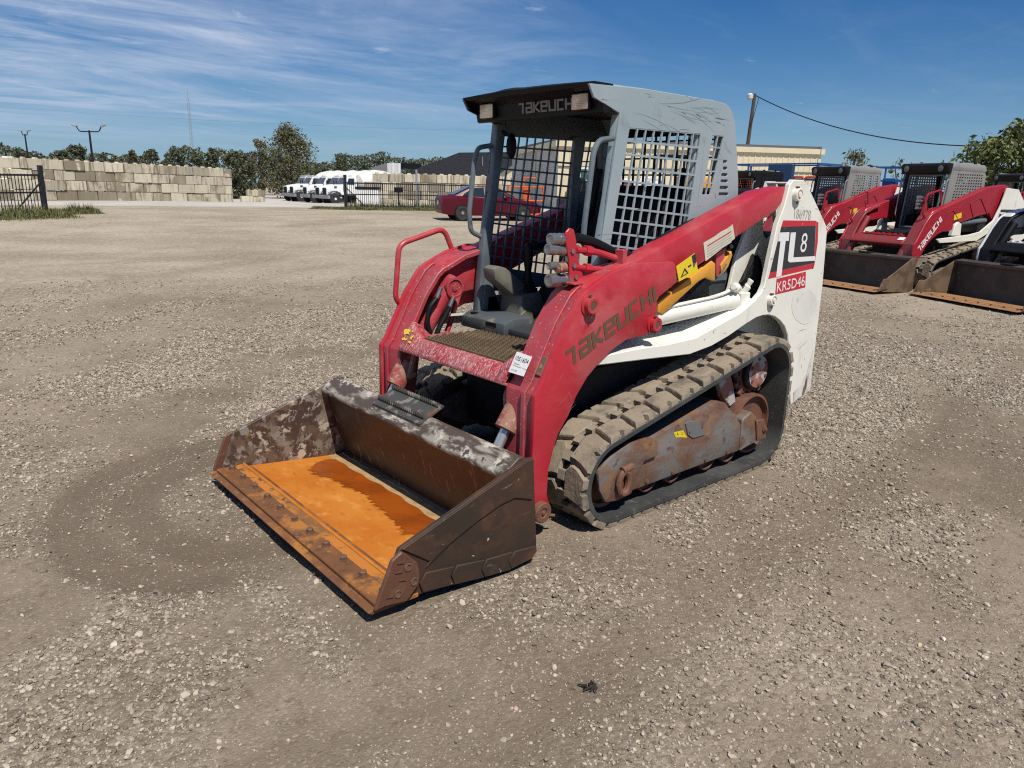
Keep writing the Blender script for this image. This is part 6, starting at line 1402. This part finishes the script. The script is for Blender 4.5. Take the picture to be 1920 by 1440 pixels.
# ================================================================== buildings
def ribbed(root, name, mat, A_, B_, z0, z1, rib=.30, depth=.03, nrm=1):
    """ribbed metal wall from A to B (plan), each rib real geometry in one sheet"""
    A_, B_ = Vector(A_), Vector(B_); d = (B_-A_); L = d.length; d.normalize(); nv_ = Vector((-d.y, d.x, 0))*nrm
    prof = []; x = 0
    while x < L-.01:
        for a, h in ((0, 0), (rib*.72, 0), (rib*.78, depth), (rib*.94, depth)):
            if x+a < L: prof.append((x+a, h))
        x += rib
    prof.append((L, 0)); vs = []
    for zz in (z0, z1): vs += [tuple(A_+d*a+nv_*h+Vector((0, 0, zz))) for a, h in prof]
    n = len(prof)
    return MB().add(vs, [(i, i+1, n+i+1, n+i) for i in range(n-1)]).build(name, mat, root, smooth=0)
wb = thing('metal_warehouse', 'long cream ribbed-metal warehouse with a low grey roof behind the loaders', 'building')
C0 = at(1045, 50); C1 = at(1531, 57.5); C1.z = C0.z = 0
dl_ = (C1-C0).normalized(); back = Vector((-dl_.y, dl_.x, 0))
if back.dot(Vector((CFW.x, CFW.y, 0))) < 0: back = -back
zt = zat(1531, 281, 57.5)
nrm_s = -1 if Vector((-dl_.y, dl_.x, 0)).dot(back) > 0 else 1
ribbed(wb, 'front_wall', CREAM, C0, C1, -.1, zt-.30, .42, .035, nrm_s)
D0 = C0+back*16
sdn = Vector((-(D0-C0).normalized().y, (D0-C0).normalized().x, 0)); 
ribbed(wb, 'side_wall', SHEETG, C0, D0, -.1, zt-.30, .34, .05, 1 if sdn.dot(-dl_) > 0 else -1)
box = lambda c, d, a: MB().box((0, 0, 0), d, Matrix.Rotation(a, 3, 'Z'))
ang = math.atan2(dl_.y, dl_.x)
mid = (C0+C1)/2
mb = MB().box((0, 0, 0), ((C1-C0).length+.3, .25, .34), Matrix.Rotation(ang, 3, 'Z')); f = mb.build('fascia', CREAM, wb); f.location = mid-back*.06+Vector((0, 0, zt-.14))
mb = MB().box((0, 0, 0), (16.3, .25, .34), Matrix.Rotation(math.atan2(back.y, back.x), 3, 'Z')); f = mb.build('fascia', CREAM, wb); f.location = C0+back*8-dl_*.10+Vector((0, 0, zt-.14))
mb = MB().box((0, 0, 0), ((C1-C0).length+.02, .05, .06), Matrix.Rotation(ang, 3, 'Z')); f = mb.build('trim', ROOFG, wb); f.location = mid-back*.05+Vector((0, 0, zt-1.55))
vs = [C0+Vector((0, 0, zt+.02)), C1+Vector((0, 0, zt+.02)), C1+back*16+Vector((0, 0, zt+.10)), C0+back*16+Vector((0, 0, zt+.10))]
MB().add([v-Vector((0, 0, 0)) for v in vs]+[v+Vector((0, 0, .18)) for v in vs], [(4, 5, 6, 7), (0, 1, 5, 4), (1, 2, 6, 5), (2, 3, 7, 6), (3, 0, 4, 7)]).build('roof', ROOFG, wb, smooth=0)
MB().add([C1+Vector((0, 0, -.1)), C1+back*16+Vector((0, 0, -.1)), C1+back*16+Vector((0, 0, zt)), C1+Vector((0, 0, zt))], [(0, 1, 2, 3)]).build('end_wall', CREAM, wb, smooth=0)
for px_, z0, z1, wd in ((1100, 1.5, 2.9, 1.0), (1215, .1, 2.3, 1.1), (1222, 2.35, 2.4, 1.5)):
    d = ray(px_, hor(px_)); # where that column meets the front wall
    t_ = ((C0-CO).dot(back))/d.dot(back); q_ = CO+d*t_; q_.z = (z0+z1)/2
    fr = MB().box((0, 0, 0), (wd+.2, .10, z1-z0+.2), Matrix.Rotation(ang, 3, 'Z')).build('window' if px_ == 1100 else 'door', TWHITE, wb); fr.location = q_-back*.06
    if px_ == 1100:
        for kk in (-.25, .25):
            for zz_ in (-.36, .36):
                gl = MB().box((0, 0, 0), (wd*.46, .05, (z1-z0)*.46), Matrix.Rotation(ang, 3, 'Z')).build('pane', mk('window_green', (.05, .10, .09), .08), fr); gl.location = dl_*kk*wd-back*.05+Vector((0, 0, zz_))
dsp = MB().cyl((0, 0, 0), (0, 0, zt-.4), .06, n=8).build('downspout', CREAM, wb); dsp.location = C0+back*6.5-dl_*.12
# shingle-roofed house
hs = thing('shingle_roof_house', 'low house with a wide dark shingle roof and cream gable behind the block wall', 'building')
a0_, a1_ = at(757, 88), at(918, 80); ax = (a1_-a0_).normalized(); bk_ = Vector((-ax.y, ax.x, 0))
if bk_.dot(Vector((CFW.x, CFW.y, 0))) < 0: bk_ = -bk_
ze = zat(800, 331, 85); zr = zat(850, 286, 92)
E0 = a0_-ax*1; E1 = a1_+ax*0.6
q0 = lambda P_, z_: Vector((P_.x, P_.y, z_))
pts = [q0(E0, ze), q0(E1, ze), q0(E1+bk_*7, zr), q0(E0+ax*3.4+bk_*7, zr), q0(E0+bk_*14, ze), q0(E1+bk_*14, ze)]
MB().add(pts, [(0, 1, 2, 3), (0, 3, 4), (3, 2, 5, 4)]).build('roof', SHINGLE, hs, smooth=0)
MB().add([q0(E1, ze-.02)-ax*.4, q0(E1+bk_*14, ze-.02)-ax*.4, q0(E1+bk_*7, zr-.1)-ax*.4], [(0, 1, 2)]).build('gable', CREAM, hs, smooth=0)
W0, W1 = E0+ax*.8+bk_*.8, E1-ax*.6+bk_*.8
MB().add([q0(W0, -.4), q0(W1, -.4), q0(W1, ze), q0(W0, ze), q0(W1+bk_*12, -.4), q0(W1+bk_*12, ze)], [(0, 1, 2, 3), (1, 4, 5, 2)]).build('wall', mk('house_brown', (.12, .08, .06), .8), hs, smooth=0)
for k in (.80, .62):
    q_ = E0+ax*((E1-E0).length*k)+bk_*6.6; MB().cyl(q0(q_, zr-.5), q0(q_, zr+.35), .22, n=8).box(q0(q_, zr+.35), (.6, .6, .22)).build('roof_vent', DARK, hs)
for k, f_ in ((.72, .45), (.80, .3)):
    q_ = E0+ax*((E1-E0).length*k)+bk_*3; zz_ = ze+(zr-ze)*3/7; MB().cyl(q0(q_, zz_-.1), q0(q_, zz_+1.3*f_+.4), .05, n=6).build('vent_pipe', GALV, hs)
# white shed
sh = thing('steel_shed', 'white and grey steel shed between the mixer drums and the shingle roof', 'building')
s0, s1 = at(697, 105), at(752, 102); zt2 = zat(725, 306, 104)
axs = (s1-s0).normalized(); bks = Vector((CFW.x, CFW.y, 0)).normalized()
sm_ = s0.lerp(s1, .55)
MB().add([q0(s0, -.4), q0(sm_, -.4), q0(sm_, zt2), q0(s0, zt2-.6)], [(0, 1, 2, 3)]).build('grey_wall', mk('shed_grey', (.22, .22, .22), .7), sh, smooth=0)
ribbed(sh, 'white_wall', TWHITE, (sm_.x, sm_.y, 0), (s1.x, s1.y, 0), -.4, zt2, 1.0, .06, -1)
s2 = at(784, 104); MB().box(((s1+s2)/2+Vector((0, 0, zt2-.35)))[:], ((s2-s1).length, 1.2, .7), Matrix.Rotation(math.atan2((s2-s1).y, (s2-s1).x), 3, 'Z')).build('canopy', BLACK, sh)
fr_ = MB()
for k in (.1, .5, .95):
    q_ = s1.lerp(s2, k); fr_.cyl(q0(q_, -.4), q0(q_, zt2-.6), .12, n=6)
for z_ in (zt2-1.6, zt2-2.6): fr_.cyl(q0(s1, z_), q0(s2, z_), .09, n=6)
fr_.build('frame', GALV, sh)
# white dome at far left
p = atg(-8, 120); MB().ball((0, 0, 0), 1, 24, 12, (7.2, 7.2, zat(8, 291, 120)-p.z)).build('storage_dome', TWHITE, None, label='white rounded storage dome showing above the block wall at the far left', category='dome').location = p

# ================================================================== lifts and yellow machine behind the cab
def platform(label, px, dist, z, w_, d_, yaw, mat, extra):
    p = atg(px, dist); r = thing('lift_platform', label, 'lift platform', p, math.radians(yaw))
    b_ = MB().box((0, 0, z), (d_, w_, .16)).build('deck', mat, r, .01)
    rl = MB()
    for zz_ in (z+.55, z+1.05):
        for s in (1, -1): rl.box((0, s*(w_/2-.03), zz_), (d_, .05, .05)); rl.box((s*(d_/2-.03), 0, zz_), (.05, w_, .05))
    rl.build('rail', mat, r)
    pm = MB().box((0, 0, z+.53), (.05, .05, 1.06)).mesh('post', mat); k = int(w_/.8)+1
    for i in range(k):
        for s in (1, -1):
            o = link('post', pm, r); o.location = (s*(d_/2-.03), -w_/2+.03+i*(w_-.06)/(k-1), 0)
    MB().box((0, 0, z*.30+.25), (d_*.9, w_*.9, z*.5)).build('base', DARK, r, .05)
    sc = MB()
    for s in (1, -1):
        for zz_ in (z*.5, z*.72): sc.sweep([(s*d_*.4, -w_*.42, zz_), (s*d_*.4+.06, -w_*.42, zz_), (s*d_*.4+.06, -w_*.42, zz_+.1), (s*d_*.4, -w_*.42, zz_+.1)], (0, w_*.84, z*.2)); sc.sweep([(s*d_*.4, w_*.42, zz_), (s*d_*.4+.06, w_*.42, zz_), (s*d_*.4+.06, w_*.42, zz_+.1), (s*d_*.4, w_*.42, zz_+.1)], (0, -w_*.84, z*.2))
    sc.build('scissor_arms', mat, r)
    for x, y in ((.35, .4), (-.35, .4), (.35, -.4), (-.35, -.4)):
        MB().lathe((d_*x, w_*y, .35), (1 if x > 0 else -1, 0, 0), [(0, .35), (.25, .35), (.26, .2), (.2, .001)], 16).build('wheel', TYRE, r)
    extra(r, z); return r
def ex1(r, z):
    MB().box((.85, .45, z+.60), (.12, .95, .90)).build('control_box', mk('box_blue', (.015, .05, .13), .5), r, .03)
    for y in (-.25, -.75):
        MB().lathe((.6, y, z+.08), (0, 0, 1), [(0, .25), (.55, .25), (.68, .12), (.74, .05)], 14).build('gas_cylinder', mk('tank_orange', (.55, .09, .03), .5), r)
    MB().box((.5, -1.35, z+.45), (.6, .6, .7)).build('equipment_crate', mk('tank_orange', (.55, .09, .03), .5), r, .1)
    for y in (1.1, 1.55): MB().tube(fillet([(.8, y-.2, z), (.8, y-.2, z+.62), (.8, y+.2, z+.62), (.8, y+.2, z)], .1), .035, 8).build('hand_hoop', mk('tank_orange', (.55, .09, .03), .5), r)
platform('blue scissor lift platform carrying orange tanks, behind the white arm tower', 1462, 29, 1.42, 3.6, 1.6, 0, BLUE, ex1)
def ex2(r, z): MB().box((.3, 0, z+.4), (.3, .5, .5)).build('control_box', BLUE, r, .03)
platform('smaller blue lift platform between the two grey mesh loader cabs', 1672, 33, 1.38, 1.3, 1.2, 0, BLUE, ex2)
# orange boom lift seen through the far mesh
p = atg(986, 33); bl_ = thing('boom_lift', 'orange boom lift with a basket frame seen through the far side mesh of the cab', 'boom lift', p, YAW-math.pi/2)
bk_f = MB()
for x in (-.75, .75):
    for y in (-.35, .35): bk_f.tube([(x, y, .25), (x, y, 1.45)], .03, 6)
for z_ in (.28, .85, 1.42):
    for y in (-.35, .35): bk_f.tube([(-.75, y, z_), (.75, y, z_)], .028, 6)
    for x in (-.75, .75): bk_f.tube([(x, -.35, z_), (x, .35, z_)], .028, 6)
bk_f.build('basket_frame', ORANGE, bl_)
MB().box((.05, -.1, .9), (.28, .3, 1.0)).tube([(-.1, -.2, 1.0), (-.1, -.2, 1.8), (.4, -.2, 1.8)], .04, 6).build('basket_mount', ORANGE, bl_)
MB().box((.1, .1, .24), (1.5, .7, .16)).build('basket_floor', ORANGE, bl_, .01)
MB().sweep([(1.2, .3, .35), (1.2, .55, .35), (1.42, .55, .42), (1.42, .3, .42)], (.95, .4, 1.35)).build('boom', ORANGE, bl_, .02)
MB().box((2.6, .8, .9), (1.2, 1.2, 1.1)).build('base', DARK, bl_, .08)
for x in (2.1, 3.1): MB().lathe((x, .2, .4), (0, -1, 0), [(0, .4), (.25, .4), (.26, .2), (.2, .001)], 16).build('wheel', TYRE, bl_)
# yellow loader seen through the near mesh
p = atg(1290, 24); yv = thing('wheel_loader', 'yellow and black wheel loader seen through the near side mesh of the cab', 'loader', p, YAW-math.pi/2)
MB().prism([(-.3, 1.2), (-.3, 2.05), (.9, 2.0), (1.5, 1.75), (1.5, 1.2)], -.6, .6).build('engine_cover', YELLOW, yv, .06, 2)
MB().box((.5, 0, .95), (2.6, 1.1, .6)).build('chassis', DARK, yv, .05)
for x in (-.5, 1.2): MB().lathe((x, -.75, .65), (0, -1, 0), [(-.2, .6), (-.15, .65), (.2, .65), (.25, .6), (.25, .3), (.2, .001)], 20).build('wheel', TYRE, yv)
MB().sweep([(-1.9, -.3, 1.0), (-1.9, .3, 1.0), (-1.9, .3, 1.3), (-1.9, -.3, 1.3)], (1.7, 0, .55)).build('lift_arm', YELLOW, yv, .03)
cbm = MB()
for x in (-1.0, -.3):
    for y in (-.55, .55): cbm.box((x, y, 1.9), (.07, .07, 1.4))
cbm.box((-.65, 0, 2.6), (.95, 1.3, .1)); cbm.build('canopy', BLACK, yv, .01)
p = atg(1088, 27); y2 = thing('small_loader', 'small black and yellow machine seen through the rear mesh of the cab', 'loader', p, YAW+math.pi/2)
MB().box((0, 0, .8), (1.6, 1.2, .9)).build('body', DARK, y2, .1, 2); MB().box((.1, -.3, 1.35), (.8, .7, .28)).build('engine_cover', YELLOW, y2, .06)
MB().loft([[(x, y*.3, z) for x, z in ((-.2, 1.2), (-.15, 1.9), (.1, 1.95), (.15, 1.2))] for y in (-1, 1)]).build('seat', SEATM, y2, .05)
for x in (-.5, .5): MB().lathe((x, -.6, .4), (0, -1, 0), [(0, .4), (.25, .4), (.26, .2), (.2, .001)], 16).build('wheel', TYRE, y2)

# ================================================================== trees
def crown_mesh(name, rr, h, rx, n, mat, leaf, z0=.25, clumps=22, bare=False, flat=1.0):
    C = []
    for k in range(clumps):
        a = rr.uniform(0, 6.283); u = rr.random()**.5; zz = rr.uniform(z0, 1.0)
        wmax = math.sin(min(1, (zz-z0)/(1-z0)*.8+.22)*math.pi)**.55
        C.append((rx*u*wmax*math.cos(a)*.82, rx*u*wmax*math.sin(a)*.82, h*zz*.93, rr.uniform(.16, .34)*min(rx, h*.5)))
    g = np.random.default_rng(rr.randrange(1 << 30)); ci = g.integers(0, len(C), n); Ca = np.array(C)[ci]
    d = g.normal(0, 1, (n, 3)); d /= np.linalg.norm(d, axis=1)[:, None]; r_ = g.random(n)**.45*1.15
    P_ = Ca[:, :3]+d*(r_*Ca[:, 3])[:, None]*np.array([1, 1, .85])
    P_[:, 2] = np.maximum(P_[:, 2], .12)
    t_ = g.normal(0, 1, (n, 3)); t_ /= np.linalg.norm(t_, axis=1)[:, None]; b_ = np.cross(t_, g.normal(0, 1, (n, 3))); b_ /= np.linalg.norm(b_, axis=1)[:, None]
    s_ = leaf*g.uniform(.6, 1.4, n)[:, None]
    co = np.stack([P_-t_*s_, P_+b_*s_*.45, P_+t_*s_, P_-b_*s_*.45], 1).reshape(-1, 3)
    return np_mesh(name, co, [np.arange(4*n).reshape(-1, 4)], mat, smooth=False), C
def tree(label, px, ptop, dist, wpx, mat, n=3500, leaf=.16, z0=.22, group='trees beyond the yard', clumps=22, cat='tree', kind='broadleaf_tree', seed=None, trunk=True):
    rr = random.Random(seed or int(px*7+ptop)); p = atg(px, dist); h = (zat(px, ptop, dist)-p.z)*1.06; rx = wpx/CF*dist/2
    r = thing(kind, label, cat, p, rr.uniform(0, 6), group)
    me, C = crown_mesh('crown', rr, h, rx, n, mat, leaf, z0, clumps); link('crown', me, r)
    if trunk:
        tb = MB(); f0 = (rr.uniform(-.1, .1)*rx, rr.uniform(-.1, .1)*rx, h*.35); r0 = max(.06, h*.022)
        tb.tube([(0, 0, -.1), (f0[0]*.4, f0[1]*.4, h*.2), f0], [r0*1.3, r0, r0*.8], 8)
        for (x, y, z, q_) in C[::2]: tb.tube([f0, ((x+f0[0])*.45, (y+f0[1])*.45, f0[2]+(z-f0[2])*.55), (x, y, z)], [r0*.55, r0*.35, r0*.12], 5)
        tb.build('trunk', BARK, r)
    return r
tree('big olive broad tree standing left of the mixer trucks', 545, 243, 108, 118, LEAF_M, 9000, .17, .08, clumps=70)
tree('thin greyish dry tree at the left side of the big olive tree', 492, 256, 109, 42, LEAF_Y, 1100, .15, .25, clumps=14)
tree('olive bush under the left side of the big olive tree', 455, 299, 106, 80, LEAF_M, 4500, .17, .0, kind='bush', cat='bush')
tree('dark round tree above the mixer truck drums', 640, 301, 120, 52, LEAF_D, 2500, .24, .1)
tree('small dark tree right of the round tree above the drums', 683, 310, 125, 26, LEAF_D, 1200, .24, .05)
tree('small round tree left of the smaller lamp post', 42, 283, 100, 46, LEAF_D, 2600, .18, .2)
tree('tall dark tree left of the tall lamp post', 152, 267, 92, 60, LEAF_D, 4200, .19, .1)
tree('dark shrubby tree left of the tall dark tree', 122, 282, 92, 44, LEAF_D, 2200, .18, .05)
tree('sparse dry tree just right of the tall lamp post', 208, 284, 95, 36, LEAF_Y, 700, .15, .1, clumps=10)
tree('small pale green tree second right of the tall lamp post', 228, 288, 95, 28, LEAF_M, 900, .16, .1)
tree('olive tree above the middle of the left block wall', 252, 283, 98, 38, LEAF_M, 1700, .18, .1)
tree('dark low tree left of the radio mast', 290, 284, 96, 50, LEAF_D, 3200, .18, .05)
tree('dark bushy tree just left of the radio mast', 333, 279, 96, 54, LEAF_D, 3600, .18, .05)
tree('narrow dark tree just right of the radio mast', 372, 290, 97, 34, LEAF_D, 2000, .18, .05)
tree('dark pointed tree near the right end of the left block wall', 401, 277, 98, 40, LEAF_D, 2800, .18, .05)
tree('dense dark tree between the block wall end and the big olive tree', 446, 281, 102, 62, LEAF_D, 4200, .19, .05)
tree('tall thin tree with sparse leaves behind the left of the loader row', 1592, 262, 38, 80, LEAF_M, 620, .10, .30, clumps=26)
tree('leafy green tree at the right edge above the loaders', 1893, 236, 30, 225, LEAF_G, 8200, .10, .12, clumps=90)
tree('thin leafless sapling left of the right edge tree', 1683, 290, 36, 46, LEAF_M, 110, .08, .3, clumps=22)
tree('small green sapling just left of the nearest grey mesh cab', 1664, 318, 34, 22, LEAF_G, 260, .09, .35, clumps=8)
gt = np.random.default_rng(99); nt_ = 42000; tx_ = gt.uniform(-58, 58, nt_)
hh = 4.9+5.0*np.clip(fbm(tx_*.16+3, tx_*0+1.7, 4)-.22, 0, 1)+1.2*(fbm(tx_*.9, tx_*0+5.1, 3)-.5)
tz_ = hh*gt.random(nt_)**.62; kp = fbm(tx_*.55, tz_*.55, 3) > .36; tx_, tz_ = tx_[kp], tz_[kp]; nt_ = len(tx_)
c_ = np.stack([tx_, gt.normal(0, 1.6, nt_), tz_], -1); t_ = gt.normal(0, 1, (nt_, 3)); t_ /= np.linalg.norm(t_, axis=1)[:, None]; b_ = np.cross(t_, gt.normal(0, 1, (nt_, 3))); b_ /= np.linalg.norm(b_, axis=1)[:, None]
s_ = .25*gt.uniform(.6, 1.4, nt_)[:, None]
ms_ = np_mesh('treeline', np.stack([c_-t_*s_, c_+b_*s_*.5, c_+t_*s_, c_-b_*s_*.5], 1).reshape(-1, 3), [np.arange(4*nt_).reshape(-1, 4)], LEAF_D, smooth=False)
o = link('treeline', ms_, kind='stuff', label='continuous dark tree line far behind the left block wall'); o.location = atg(300, 135)
o.rotation_euler = (0, 0, math.atan2((at(400, 135)-at(200, 135)).y, (at(400, 135)-at(200, 135)).x))
